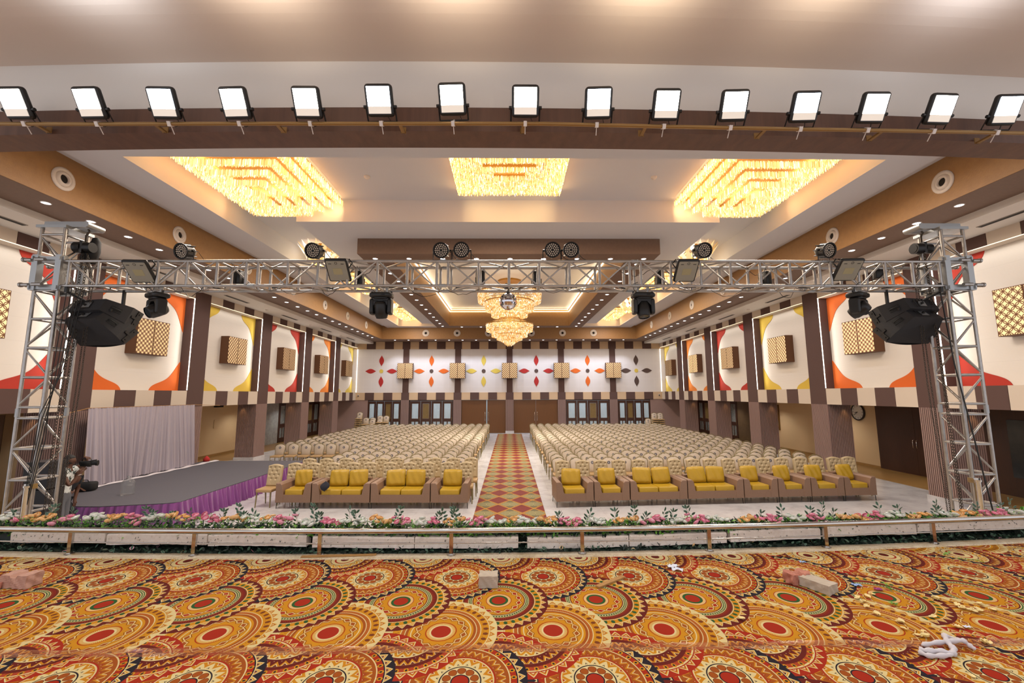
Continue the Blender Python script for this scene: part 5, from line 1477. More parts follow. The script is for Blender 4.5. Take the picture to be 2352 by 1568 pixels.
# white drape standing on the platform
x0 = -11.55
def fd(u, v):
    y = 12.0+(15.95-12.0)*u; z = PZ+.03+2.12*v
    fall = (1-v); a = .02+.045*fall
    g = .6*sin(y*52+2.2*sin(y*2.1)) + .45*sin(y*83+2) + .5*sin(y*17+v)
    sag = .05*abs(sin(pi*u*3.0))*v*0
    return (x0+a*g*.8+.06*fall*sin(3*u*pi)+.10*fall, y + fall*.12*sin(u*9), z - sag)
b = MB(); b.grid(fd, 700, 14); o = b.build('white_drape', M['drape']); tag(o, 'sheer white pleated drape hung along the back of the grey platform', 'drape')
b = MB(); b.tube([(x0+.05, 11.2, 2.50), (x0, 12.0, 2.66), (x0, 16.0, 2.66), (x0+.1, 17.2, 2.60)], .008, 5); o = b.build('hanging_cord', M['plank']); tag(o, 'thin cord from which the white drape hangs between the pillars', 'cord')
rr = random.Random(4)
def fh(u, v):
    y = 12.0+4.9*u; w = .10+.16*u
    return (x0+.16+w*v+.03*sin(40*u), y+.03*sin(9*v), PZ+.012+.035*abs(sin(23*u+2*v))*sin(pi*v))
b = MB(); b.grid(fh, 140, 6); o = b.build('drape_hem', M['wcloth']); tag(o, 'white cloth tail of the drape bunched on the grey platform', 'cloth')
p = atZ(292, 1136, PZ)
t = thing('water_can', 'clear plastic water can standing on the grey platform', 'water can', p)
b = MB(); b.lathe([(0, 0), (.13, .0), (.14, .02), (.135, .06), (.14, .09), (.14, .2), (.135, .23), (.14, .26), (.135, .32), (.09, .38), (.035, .40), (.03, .44), (.03, .46)], 20); b.build('body', M['clearp'], t)
b = MB(); b.lathe([(.036, .42), (.036, .465), (0, .465)], 12); b.build('neck', M['clearp'], t)
p = atZ(474, 1058, PZ+.02)
b = MB(); b.lathe([(0, 0), (.10, 0), (.11, .10), (.02, .20), (0, .2)], 10); o = b.build('red_bag', M['crimson']); o.location = (p.x, p.y, PZ); tag(o, 'small red bag on the far corner of the grey platform', 'bag')
p = atZ(198, 1127, PZ)
t = thing('black_bag', 'soft black camera bag lying on the front of the grey platform', 'bag', (p.x, p.y, PZ), R(15))
b = MB(); b.rbox((0, 0, .12), (.42, .28, .22), .09, 4); b.build('body', M['bag'], t); b = MB(); b.tube([(-.1, -.1, .23), (-.06, -.1, .29), (.06, -.1, .29), (.1, -.1, .23)], .012, 5); b.build('handle', M['bag'], t)
# black cases behind the left tower
for k, (u, v, w, h, z) in enumerate(((104, 1076, .42, .30, .98), (104, 1106, .40, .22, .62))):
    p = atY(u, v, 8.9); t = thing('black_case', 'black flight case behind the left truss tower, the %s of the pair' % ['upper', 'lower'][k], 'case', (p.x, 8.9, p.z-h/2), R(10), 'black cases behind the left tower')
    b = MB(); b.box(-w/2, w/2, -.2, .2, 0, h); b.build('body', M['blackf'], t); b = MB(); b.box(-w/2-.005, w/2+.005, -.205, .205, h*.6, h*.64); b.build('rim', M['blackm'], t)
p = atY(104, 1106, 8.9); t = thing('folding_table', 'dark box stand under the black cases behind the left tower', 'stand', (p.x, 8.9, 0), R(10))
b = MB(); b.box(-.2, .2, -.2, .2, .0, p.z-.13); b.build('body', M['blackf'], t)
b = MB(); b.grid(lambda u, v: ((-.5+u)*.95, (v-.5)*.6, .36*sin(pi*u)*sin(pi*v)**.5*(1+.15*sin(9*u))), 18, 8); o = b.build('dark_bundle', M['bag']); o.location = (atY(45, 1160, 10.0).x, 10.0, .0); tag(o, 'dark cloth bundle on the floor left of the left tower', 'bundle')
# ================================================================ flowers along the stage edge
YF = 4.99
def FY(x, d=0.0): return arc(x, YF + d)
rf = random.Random(21)
def rose_mesh(r):
    b = MB()
    # overlapping cupped petals, each a patch of a slightly larger bowl that opens outwards
    for ring, (n, rad, top, flare) in enumerate(((3, .34, 74, 0), (4, .52, 62, .0), (5, .72, 50, .03), (5, .92, 36, .06), (6, 1.08, 20, .10))):
        for k in range(n):
            a0 = 2*pi*k/n + ring*.9
            def f(u, v, a0=a0, n=n, rad=rad, top=top, flare=flare):
                s = -1+2*u; az = a0 + s*pi/n*1.35
                el = R(-70 + (top+70)*v*(1-.16*s*s))
                q = rad*(1+flare*v*v*2.2)
                return (r*q*cos(el)*cos(az), r*q*cos(el)*sin(az), r*(.55*q*sin(el)+.30+(.75-rad)*.25))
            b.grid(f, 4, 4, 0)
    b.sphere((0, 0, r*.42), r*.30, 8, 6)
    return b
RM = {k: rose_mesh(.034).mesh('rose', M[m]) for k, m in (('p', 'rosep'), ('o', 'roseo'), ('w', 'rosew'))}
def leaf_pts(L, w, bend=.2):
    return [(0, 0, 0), (L*.3, -w*.8, L*bend*.3), (L*.3, 0, L*bend*.18), (L*.3, w*.8, L*bend*.3), (L*.68, -w*.75, L*bend*.45), (L*.68, 0, L*bend*.35), (L*.68, w*.75, L*bend*.45), (L, 0, L*bend*.3)]
LF = [(0, 1, 2), (0, 2, 3), (1, 4, 5, 2), (2, 5, 6, 3), (4, 7, 5), (5, 7, 6)]
def add_leaf(b, Mx, L, w, edge=False):
    P = leaf_pts(L, w); b.add(P, LF, 0, True, Mx)
    if edge:
        Q = [(x*1.05-.03*L, y*1.28, z-.0010) for x, y, z in P]; b.add(Q, LF, 1, True, Mx); b.add([(x, y, z-.002) for x, y, z in P], LF, 0, True, Mx)
def bunch(kind, n, label):
    t = thing('rose_bunch', label, 'flowers', (0, 0, -50), 0, None)
    rr = random.Random(ord(kind)*7+n)
    pos = []
    for k in range(n):
        a = 2*pi*k/n + rr.uniform(-.3, .3); d = 0 if k == 0 and n > 4 else rr.uniform(.045, .085)
        pos.append((d*cos(a)*1.25, d*sin(a)*.7, rr.uniform(.0, .05) + (.035 if d == 0 else 0)))
    for (x, y, z) in pos:
        o = bpy.data.objects.new('rose', RM[kind]); col.objects.link(o); o.parent = t
        o.location = (x, y, z); o.rotation_euler = (R(25)+rr.uniform(-.4, .4), rr.uniform(-.5, .5), rr.uniform(0, 6)); s = rr.uniform(.85, 1.15); o.scale = (s, s, s)
    b = MB()
    for k in range(46):
        a = rr.uniform(0, 2*pi); A = T((rr.uniform(-.10, .10), rr.uniform(-.10, .05), rr.uniform(-.03, .035))) @ Matrix.Rotation(a, 4, 'Z') @ Matrix.Rotation(R(-rr.uniform(10, 70)), 4, 'Y')
        add_leaf(b, A, rr.uniform(.02, .04), .006)
    b.build('filler', M['fern'], t)
    b = MB()
    for k in range(12):
        a = 2*pi*k/12+rr.uniform(-.2, .2); A = T((0, 0, -.03)) @ Matrix.Rotation(a, 4, 'Z') @ Matrix.Rotation(R(-rr.uniform(-10, 30)), 4, 'Y') @ T((.04, 0, 0))
        add_leaf(b, A, rr.uniform(.05, .08), .017)
    b.cyl((0, 0, -.02), (0, 0, -.11), .006, 5)
    b.build('leaves', M['leaf'], t)
    return t
NAMES = {'p': 'pink', 'o': 'peach orange', 'w': 'white'}
FLW = [(4,'w'),(24,'w'),(45,'p'),(74,'o'),(96,'o'),(118,'o'),(140,'p'),(162,'p'),(195,'w'),(213,'w'),(232,'w'),(258,'o'),(274,'o'),(300,'p'),(317,'p'),(340,'w'),(360,'w'),(392,'o'),(418,'o'),(448,'p'),(468,'p'),(492,'p'),(524,'o'),(545,'o'),(575,'w'),
  (598,'w'),(614,'o'),(640,'p'),(662,'p'),(700,'w'),(718,'w'),(748,'p'),(768,'p'),(792,'w'),(816,'w'),(832,'w'),(862,'o'),(884,'o'),(916,'p'),(935,'p'),(967,'w'),(995,'p'),(1030,'o'),(1058,'o'),(1086,'p'),(1104,'p'),(1130,'w'),
  (1150,'w'),(1177,'o'),(1200,'w'),(1222,'w'),(1244,'o'),(1266,'o'),(1290,'p'),(1312,'p'),(1328,'p'),(1358,'w'),(1380,'w'),(1422,'o'),(1454,'o'),(1494,'p'),(1510,'p'),(1544,'w'),(1562,'w'),(1588,'p'),(1612,'p'),(1636,'w'),(1660,'w'),(1710,'o'),(1726,'o'),(1745,'p'),
  (1768,'p'),(1784,'p'),(1812,'w'),(1832,'w'),(1866,'p'),(1882,'p'),(1932,'o'),(1948,'o'),(1972,'o'),(1990,'p'),(2012,'p'),(2040,'w'),(2060,'w'),(2084,'o'),(2102,'o'),(2126,'o'),(2160,'w'),(2180,'w'),(2205,'o'),(2232,'o'),(2256,'p'),(2280,'p'),(2300,'p'),(2328,'w'),(2348,'w')]
PR = {}
cnt = 0
PB_ = {}
for k in 'pow':
    for n in (4, 5):
        PB_[k+str(n)] = bunch(k, n, 'x')
SNB = {k: snapshot(v) for k, v in PB_.items()}; usedb = set()
# foam edges used to describe where a bunch stands
FB = [(-20, 219), (224, 467), (470, 702), (716, 951), (953, 1190), (1211, 1445), (1447, 1677), (1685, 1904), (1921, 2146), (2149, 2450)]
run = {}
for i, (u, k) in enumerate(FLW):
    key = k+('5' if i % 2 else '4')
    bi = next((j for j, (a, c) in enumerate(FB) if u <= c), 9); run[(bi, k)] = run.get((bi, k), 0)+1
    lab = '%s rose bunch on the %s foam block from the left, %s of that colour' % (NAMES[k], ORD[bi], ORD[run[(bi, k)]-1])
    p = atY(u, 1201 - (max(0, u-1500)*.020) + rf.uniform(-5, 4) - (6 if u < 700 else 0), FY((u-1170)/980*4.9)); rot = (0, 0, rf.uniform(0, 6))
    if key in usedb: o = dup(SNB[key], p, rot, lab)
    else: o = PB_[key]; usedb.add(key); o.location = p; o.rotation_euler = rot; o['label'] = lab
    o['group'] = 'rose bunches along the stage edge'; s = rf.uniform(.72, .88); o.scale = (s, s, s)
# sprigs of variegated leaves
def sprig(seed, L):
    rr = random.Random(seed); t = thing('leaf_sprig', 'x', 'foliage', (0, 0, -50), 0, 'variegated leaf sprigs along the stage edge')
    pts = [(0, 0, 0)]; a = rr.uniform(-.3, .3)
    for k in range(6): pts.append((pts[-1][0]+L/6*sin(a), pts[-1][1]+rr.uniform(-.004, .004), pts[-1][2]+L/6*cos(a))); a += rr.uniform(-.15, .15)
    b = MB(); b.tube(pts, .0018, 4)
    lv = MB()
    for k in range(1, 7):
        for s in (-1, 1):
            if rr.random() < .2: continue
            p = Vector(pts[k]); d = Matrix.Rotation(s*rr.uniform(.5, 1.1), 4, 'Y') @ Matrix.Rotation(-pi/2, 4, 'Y')
            Mx = T(p) @ Matrix.Rotation(rr.uniform(-.5, .5), 4, 'Z') @ d @ Matrix.Rotation(R(90)+rr.uniform(-.6, .6), 4, 'X') @ T((.012, 0, 0))
            add_leaf(lv, Mx, rr.uniform(.045, .062), .0125, True)
            b.cyl(p, Mx @ Vector((0, 0, 0)), .0012, 3)
    Mx = T(Vector(pts[-1])) @ Matrix.Rotation(-pi/2, 4, 'Y') @ Matrix.Rotation(R(90), 4, 'X'); add_leaf(lv, Mx, .055, .0125, True)
    b.build('stem', M['stem'], t); lv.build('leaves', [M['leaf'], M['leafe']], t); return t
SP = [sprig(s, L) for s, L in ((1, .20), (2, .25), (3, .17), (4, .22))]; SPS = [snapshot(s) for s in SP]; usp = set()
SU = [28, 97, 120, 165, 332, 352, 395, 436, 505, 548, 562, 598, 685, 722, 735, 798, 830, 905, 1000, 1018, 1045, 1066, 1290, 1340, 1412, 1450, 1475, 1520, 1545, 1605, 1740, 1795, 1852, 1885, 1908, 2030, 2062, 2145, 2160, 2240, 2305, 2335]
for i, u in enumerate(SU):
    j = i % 4; p = atY(u, 1214 - max(0, u-1500)*.022, FY((u-1170)/980*4.9, .02)); p.z -= .02
    rot = (R(rf.uniform(-8, 8)), R(rf.uniform(-18, 18)), rf.choice((0, pi))+rf.uniform(-.4, .4))
    bi = next((q for q, (a, c) in enumerate(FB) if u <= c), 9); run[(bi, 's')] = run.get((bi, 's'), 0)+1
    lab = 'pale edged leaf sprig above the rail, %s sprig on the %s foam block' % (ORD[run[(bi, 's')]-1], ORD[bi])
    if j in usp: o = dup(SPS[j], p, rot, lab)
    else: o = SP[j]; usp.add(j); o.location = p; o.rotation_euler = rot; o['label'] = lab
for i, (a, c) in enumerate(FB):
    yb = FY(((a+c)/2-1170)/980*4.9, 0) if 0 else 0
    um = (a+c)/2; dv = max(0, um-1400)*.026 if um > 1400 else 0
    vt = 1234-dv-(2 if um < 700 else 0)
    pa = atY(a, vt, 4.93); pc = atY(c, vt, 4.93); pa.y = arc(pa.x, 4.95); pc.y = arc(pc.x, 4.95)
    L = (pc-pa).length; cpt = (pa+pc)/2; rr = random.Random(i)
    b = MB(); n = 24; vs = []
    sect = [(-.055, -.115), (-.055, -.015), (-.045, 0), (.045, 0), (.055, -.015), (.055, -.115)]
    for k in range(n+1):
        x = -L/2+L*k/n
        for (y, z) in sect: vs.append((x+(rr.uniform(-.003, .003) if k in (0, n) else 0), y+rr.uniform(-.0022, .0022), z+rr.uniform(-.003, .003)+.006*sin(x*3+i)))
    m = len(sect); b.add(vs, [(k*m+q, k*m+(q+1) % m, (k+1)*m+(q+1) % m, (k+1)*m+q) for k in range(n) for q in range(m)], 0, False); b.add(vs, [tuple(range(m)), tuple(range(n*m, (n+1)*m))[::-1]])
    b2 = MB()
    for k in range(14):
        x = rr.uniform(-L/2, L/2); z = rr.uniform(-.10, -.02); b2.cyl((x, -.054, z), (x+rr.uniform(-.01, .01), -.062, z-rr.uniform(.004, .02)), .0025, 4)
    o = b.build('foam_block', M['foam']); o.location = cpt + Vector((0, .045, 0)); o.rotation_euler = (0, 0, atan2(pc.y-pa.y, pc.x-pa.x))
    tag(o, 'long cream foam block holding flowers behind the railing, %s from the left' % ORD[i], 'flower foam', 'foam blocks behind the railing')
    b2.build('stem_stub', M['leafd'], o)
# dense dark foliage under and behind the blocks
b = MB(); rr = random.Random(9)
b.grid(lambda u, v: (-6.6+13.2*u, FY(-6.6+13.2*u, -.085+.25*v)+.012*sin(91*u), 1.287+.030*sin(pi*v)+.010*sin(173*u+7*v)*sin(61*u)), 300, 6)
b.grid(lambda u, v: (-6.6+13.2*u, FY(-6.6+13.2*u, .10)+.012*sin(91*u+3*v), 1.29+.20*v+.012*sin(160*u)), 300, 3)
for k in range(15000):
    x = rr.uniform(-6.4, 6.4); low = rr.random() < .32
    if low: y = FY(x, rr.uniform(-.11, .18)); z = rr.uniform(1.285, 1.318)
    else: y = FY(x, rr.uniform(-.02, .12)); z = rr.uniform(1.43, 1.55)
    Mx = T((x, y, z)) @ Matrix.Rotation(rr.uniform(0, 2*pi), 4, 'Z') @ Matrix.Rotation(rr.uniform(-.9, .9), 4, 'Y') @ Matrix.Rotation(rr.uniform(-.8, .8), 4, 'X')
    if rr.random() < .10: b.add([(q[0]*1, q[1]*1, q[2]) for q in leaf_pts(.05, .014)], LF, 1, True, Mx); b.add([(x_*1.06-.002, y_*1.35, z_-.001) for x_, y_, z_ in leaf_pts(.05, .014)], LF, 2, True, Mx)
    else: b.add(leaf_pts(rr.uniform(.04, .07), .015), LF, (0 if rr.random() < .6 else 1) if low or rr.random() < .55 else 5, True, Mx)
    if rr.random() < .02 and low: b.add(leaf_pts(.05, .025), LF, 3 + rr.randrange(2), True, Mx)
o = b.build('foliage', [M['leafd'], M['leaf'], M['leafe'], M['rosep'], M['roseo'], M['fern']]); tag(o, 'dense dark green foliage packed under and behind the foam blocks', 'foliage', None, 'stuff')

# ================================================================ debris on the stage carpet
def rough_block(name, c, d, rot, m, label, seed, jag=.012, cat='brick', notch=False, z=ZC):
    rr = random.Random(seed); b = MB(); n = 7
    def side(o, ux, uy, sx, sy):
        def f(u, v):
            p = Vector(o) + Vector(ux)*u + Vector(uy)*v
            h = lambda q: math.sin(q.x*91+q.y*57+q.z*73+seed)*.5+math.sin(q.x*37-q.y*83+q.z*29)*.5
            j = jag*h(p)*.5; nrm = Vector(ux).cross(Vector(uy)).normalized()
            cc = Vector((0, 0, d[2]/2)); q = p + (p-cc).normalized()*j
            if notch and abs(p.x) < d[0]*.12 and p.z > d[2]*.5: q.z -= d[2]*.22
            q.z = max(q.z, .001); return tuple(q)
        b.grid(f, n*2, n, 0, None, False)
    x, y, z_ = d[0]/2, d[1]/2, d[2]
    side((-x, -y, 0), (2*x, 0, 0), (0, 0, z_), 0, 0); side((x, y, 0), (-2*x, 0, 0), (0, 0, z_), 0, 0)
    side((x, -y, 0), (0, 2*y, 0), (0, 0, z_), 0, 0); side((-x, y, 0), (0, -2*y, 0), (0, 0, z_), 0, 0)
    side((-x, -y, z_), (2*x, 0, 0), (0, 2*y, 0), 0, 0)
    o = b.build(name, m); o.location = (c[0], c[1], z+.002); o.rotation_euler = rot; tag(o, label, cat); return o
p = atZ(1121, 1350, ZC); rough_block('concrete_block', (p.x, p.y+.05, 0), (.165, .13, .10), (0, 0, R(1)), M['block'], 'pale grey concrete block standing alone in the middle of the stage carpet', 3)
p = atZ(1832, 1336, ZC); rough_block('brick', (p.x, p.y, 0), (.21, .12, .085), (0, 0, R(12)), M['brick'], 'broken red brick lying behind the grey block on the right of the carpet', 5, .03, notch=True)
p = atZ(1880, 1352, ZC); rough_block('concrete_block', (p.x, p.y, 0), (.14, .24, .075), (0, 0, R(28)), M['block'], 'long grey concrete block in front of the red brick at the right', 8)
p = atZ(30, 1352, ZC); rough_block('brick', (p.x, p.y+.06, 0), (.26, .13, .11), (0, 0, R(-6)), M['pbrick'], 'pinkish broken brick at the left edge of the carpet', 11, .02, notch=True)
p = atZ(2, 1352, ZC); rough_block('brick', (p.x-.08, p.y-.0, 0), (.16, .1, .055), (0, 0, R(20)), M['brick'], 'small red brick half out of view at the left edge of the carpet', 12)
a, c = atZ(1372, 1350, ZC), atZ(1432, 1326, ZC); L = (c-a).length
b = MB(); b.box(-L/2, L/2, -.022, .022, 0, .014); o = b.build('wood_offcut', M['plank']); o.location = ((a+c)/2) + Vector((0, 0, .003)); o.rotation_euler = (0, 0, atan2(c.y-a.y, c.x-a.x)); tag(o, 'short light wooden offcut lying diagonally on the carpet right of centre', 'wood')
a, c = atZ(692, 1280, ZC), atZ(864, 1275, ZC); L = (c-a).length
b = MB(); b.box(-L/2, L/2, -.018, .018, 0, .012); o = b.build('wood_strip', M['plank']); o.location = ((a+c)/2) + Vector((0, 0, .003)); o.rotation_euler = (0, 0, atan2(c.y-a.y, c.x-a.x)); tag(o, 'long thin wooden strip on the marble edge left of centre', 'wood')
def crumple(name, u, v, sx, sy, h, m, label, cat, seed, rz=0.0):
    rr = random.Random(seed); p = atZ(u, v, ZC); b = MB(); P = [[(rr.uniform(-.25, .25), rr.uniform(-.25, .25), rr.random()) for _ in range(6)] for _ in range(6)]
    def f(a, c):
        i, j = int(round(a*5)), int(round(c*5)); q = P[i][j]
        return ((-.5+a+q[0]*.15)*sx, (-.5+c+q[1]*.15)*sy, .003+q[2]*h)
    b.grid(f, 5, 5, 0, None, False); o = b.build(name, m); o.location = (p.x, p.y, ZC+.002); o.rotation_euler = (0, 0, rz); tag(o, label, cat)
crumple('paper_scrap', 1545, 1302, .10, .07, .02, M['paper'], 'crumpled white paper scrap on the carpet, the farther of two lying together', 'paper', 1, .3)
crumple('paper_scrap', 1556, 1310, .10, .06, .02, M['paper'], 'torn white paper scrap on the carpet, the nearer of two lying together', 'paper', 2, -.4)
crumple('paper_scrap', 1843, 1292, .05, .03, .012, M['bluep'], 'tiny blue paper scrap on the carpet behind the red brick', 'paper', 3)
crumple('paper_scrap', 1968, 1345, .07, .045, .015, M['bluep'], 'small blue paper scrap on the carpet right of the grey block', 'paper', 4)
crumple('orchid_petals', 2018, 1356, .07, .04, .015, M['mag'], 'magenta orchid petals dropped on a red medallion at the right', 'petals', 5)
crumple('paper_scrap', 2222, 1442, .05, .03, .010, M['paper'], 'tiny white paper scrap near the right edge of the carpet', 'paper', 6)
def greens(u0, v0, u1, v1, label, seed, nm='green_sprig'):
    a, c = atZ(u0, v0, ZC), atZ(u1, v1, ZC); rr = random.Random(seed); b = MB(); b.tube([(0, 0, .006), tuple((c-a)*.5+Vector((0, 0, .012))), tuple(c-a)], .002, 4)
    for k in range(26):
        q = (c-a)*(k/26.0); Mx = T(q + Vector((0, 0, .008))) @ Matrix.Rotation(rr.uniform(0, 6.28), 4, 'Z') @ Matrix.Rotation(R(-rr.uniform(0, 40)), 4, 'Y'); add_leaf(b, Mx, .025, .005)
    o = b.build(nm, M['fern']); o.location = (a.x, a.y, ZC+.003); tag(o, label, 'foliage')
greens(2168, 1277, 2182, 1270, 'small green sprig on the carpet near the railing at the right', 1)
greens(2200, 1284, 2262, 1292, 'long green sprig lying on the carpet near the railing at the far right', 2)
greens(2033, 1343, 2048, 1358, 'green sprig lying beside the magenta petals', 3)
greens(2046, 1388, 2060, 1392, 'dark green leaf piece among the cream petals', 4)
PT = [(1970,1375),(1983,1381),(1990,1372),(2012,1340),(2014,1412),(2005,1367),(1988,1394),(2067,1431),(2076,1446),(2068,1430),(2124,1460),(2118,1452),(2205,1443),(2200,1442),(2214,1395),(2195,1392),(2230,1402),(2245,1400),(2240,1406),(2252,1404),(2211,1398),(2280,1402),(2150,1376),(2252,1387),(1706,1423),(2262,1476),(2268,1480),(2232,1558),(2112,1462),(2130,1466),(2150,1376),(2142,1418)]
pb = MB(); 
def fp_petal(a, c): 
    s = -1+2*a; return (s*.020*sin(pi*(.1+.8*c)), (c-.5)*.045, .004+.008*s*s+.006*c*c)
pb.grid(fp_petal, 4, 4); pm = pb.mesh('petal', M['petal'])
for i, (u, v) in enumerate(PT):
    for q in range(2):
        p = atZ(u+rf.uniform(-4, 4), v+rf.uniform(-2, 2), ZC); o = bpy.data.objects.new('loose_petal', pm); col.objects.link(o); o.location = (p.x, p.y, ZC+.004); o.rotation_euler = (0, 0, rf.uniform(0, 6)); s = rf.uniform(.7, 1.15); o.scale = (s, s, s)
        tag(o, 'dry cream flower petal scattered on the right side of the stage carpet', 'petal', 'cream petals scattered on the carpet')
# knotted white cloth
b = MB()
def band(pts, r):
    P = [atZ(u, v, ZC)+Vector((0, 0, .018+h)) for u, v, h in pts]; Q = []
    for i in range(len(P)-1):
        for k in range(5): Q.append(P[i].lerp(P[i+1], k/5))
    Q.append(P[-1])
    rr_ = [r*(1+.25*sin(i*1.3)) for i in range(len(Q))]; rr_[0] = r*.4; rr_[-1] = r*.4
    b.tube(Q, rr_, 8)
c0 = atZ(2175, 1495, ZC)
band([(2112, 1498, 0), (2130, 1505, .01), (2160, 1502, .0), (2190, 1508, .0), (2192, 1500, .01), (2178, 1488, .02), (2172, 1474, .02), (2180, 1470, 0)], .017)
band([(2118, 1488, 0), (2150, 1486, .01), (2185, 1486, .02), (2215, 1488, .03), (2228, 1492, .01), (2242, 1498, 0)], .014)
band([(2180, 1470, 0), (2200, 1478, .01), (2215, 1488, .02)], .012)
band([(2110, 1502, 0), (2130, 1512, 0), (2158, 1513, .0), (2190, 1510, 0)], .014)
for i in range(len(b.v)): b.v[i] = tuple(Vector(b.v[i])-c0)
o = b.build('knotted_cloth', M['wcloth']); o.location = c0; tag(o, 'knotted strip of white cloth on the carpet at the lower right', 'cloth')

# ================================================================ people
def skin(name, joints, bones, root, m, parent, sub=2):
    me = bpy.data.meshes.new(name); keys = list(joints); idx = {k: i for i, k in enumerate(keys)}
    me.from_pydata([joints[k][0] for k in keys], [(idx[a], idx[c]) for a, c in bones], []); me.update()
    o = bpy.data.objects.new(name, me); col.objects.link(o); o.parent = parent; me.materials.append(m)
    md = o.modifiers.new('skin', 'SKIN'); md.use_smooth_shade = True
    lay = me.skin_vertices[0] if len(me.skin_vertices) else None
    if lay is None:
        bpy.context.view_layer.objects.active = o; bpy.ops.mesh.customdata_skin_add(); lay = me.skin_vertices[0]
    for k in keys:
        r = joints[k][1]; r = r if isinstance(r, tuple) else (r, r); lay.data[idx[k]].radius = r; lay.data[idx[k]].use_root = (k == root)
    s = o.modifiers.new('sub', 'SUBSURF'); s.levels = sub; s.render_levels = sub
    return o
def hand(J, B, wrist, d, n_, r=.011, pre='h', curl=.4):
    # palm then five fingers; d = pointing direction, n_ = back-of-hand normal
    d = Vector(d).normalized(); n_ = Vector(n_); n_ = (n_-d*n_.dot(d)).normalized(); s = d.cross(n_)
    w = Vector(J[wrist][0]); J[pre+'p'] = (tuple(w+d*.05), (.034, .018)); B.append((wrist, pre+'p'))
    for k, (off, L) in enumerate(((-.030, .070), (-.010, .080), (.010, .075), (.029, .060))):
        a = w+d*.092+s*off; J[pre+'k%d' % k] = (tuple(a), r); B.append((pre+'p', pre+'k%d' % k))
        a2 = a+(d*cos(curl*.5)-n_*sin(curl*.5))*L*.5; a3 = a2+(d*cos(curl*1.6)-n_*sin(curl*1.6))*L*.5
        J[pre+'m%d' % k] = (tuple(a2), r*.92); J[pre+'t%d' % k] = (tuple(a3), r*.8); B += [(pre+'k%d' % k, pre+'m%d' % k), (pre+'m%d' % k, pre+'t%d' % k)]
    a = w+d*.035-s*.045-n_*.008; a2 = a+d*.035-s*.018; J[pre+'th'] = (tuple(a), r*1.15); J[pre+'tt'] = (tuple(a2), r*.9); B += [(pre+'p', pre+'th'), (pre+'th', pre+'tt')]
def head(parent, c, face_dir, hairm, skinm, r=.098, curly=False):
    # skull with a face, ears and hair; face_dir in XY
    ang = atan2(face_dir[1], face_dir[0]) + R(90)
    Mx = T(c) @ Matrix.Rotation(ang, 4, 'Z')   # local -Y is the face
    b = MB()
    def f(u, v):
        a, q = 2*pi*u, pi*v; x = sin(q)*cos(a); y = sin(q)*sin(a); z = -cos(q)
        jaw = 1-.28*max(0, -z); nose = .16*math.exp(-((x/.16)**2+((z+.12)/.22)**2)) if y < 0 else 0; eye = -.05*(math.exp(-(((abs(x)-.34)/.16)**2+((z-.05)/.12)**2))) if y < 0 else 0
        lip = .05*math.exp(-((x/.25)**2+((z+.48)/.10)**2)) if y < 0 else 0
        return (x*r*.80*jaw, y*r*.98*jaw*(1+nose+eye+lip), z*r*1.22)
    b.grid(f, 24, 20, 0, Mx); b.sphere((-.082, .01, -.01), .028, 8, 6, 0, Mx, (.35, .8, 1.1)); b.sphere((.082, .01, -.01), .028, 8, 6, 0, Mx, (.35, .8, 1.1))
    hd = b.build('head', skinm, parent)
    b = MB()
    for x in (-.030, .030): b.sphere((x, -.074, .008), .010, 8, 6, 0, Mx)
    b.build('eyes', M['hair'], hd)
    b = MB(); rr = random.Random(3)
    def g(u, v):
        a, q = 2*pi*u, pi*(.0+.68*v); x = sin(q)*cos(a); y = sin(q)*sin(a); z = cos(q)
        k = 1.10 + (.10*sin(23*a+5*q)*sin(17*q+3*a) if curly else .02*sin(40*a)); 
        if y < -.3 and z < .45: k = .93
        return (x*r*.84*k, y*r*1.0*k+.006, z*r*1.22*k)
    b.grid(g, 40, 20, 0, Mx)
    if curly:
        for q in range(70):
            a, e = rr.uniform(0, 2*pi), rr.uniform(-.1, 1.4); b.sphere((cos(a)*cos(e)*r*1.0, abs(sin(a)*cos(e))*r*1.1-.01 if rr.random() < .8 else -.04, sin(e)*r*1.3+.01), rr.uniform(.018, .032), 6, 5, 0, Mx)
    b.build('hair', hairm, parent)
PY = 9.45
pa = atY(153, 1040, PY); PXa = pa.x
tA = thing('person', 'person in white leaf print shirt and grey trousers standing beside the left truss tower', 'person', (PXa, PY, 0), R(-70))
J = {'pel': ((0, 0, .95), (.14, .11)), 'spn': ((.0, -.0, 1.15), (.145, .105)), 'chs': ((.0, .02, 1.36), (.165, .11)), 'nck': ((.0, .06, 1.50), .055), 'hdb': ((.0, .10, 1.60), .05),
     'lh': ((-.10, 0, .88), .095), 'lk': ((-.12, .02, .48), .062), 'la': ((-.13, -.02, .09), .042), 'lt': ((-.15, .15, .035), .035),
     'rh': ((.10, 0, .88), .095), 'rk': ((.13, .06, .48), .062), 'ra': ((.15, .0, .09), .042), 'rt': ((.17, .17, .035), .035),
     'rs': ((.19, .03, 1.43), .055), 're': ((.20, .20, 1.13), .043), 'rw': ((.09, .31, 1.36), .028),
     'ls': ((-.19, .03, 1.43), .055), 'le': ((-.24, .27, 1.50), .043), 'lw': ((-.04, .30, 1.68), .028)}
B = [('pel', 'spn'), ('spn', 'chs'), ('chs', 'nck'), ('nck', 'hdb'), ('pel', 'lh'), ('lh', 'lk'), ('lk', 'la'), ('la', 'lt'), ('pel', 'rh'), ('rh', 'rk'), ('rk', 'ra'), ('ra', 'rt'), ('chs', 'rs'), ('rs', 're'), ('re', 'rw'), ('chs', 'ls'), ('ls', 'le'), ('le', 'lw')]
hand(J, B, 'rw', (-.3, .35, .8), (.9, .3, 0), .010, 'r', .7); hand(J, B, 'lw', (.55, .6, .0), (0, 0, 1), .010, 'l', .6)
skin('body', J, B, 'pel', M['skin'], tA)
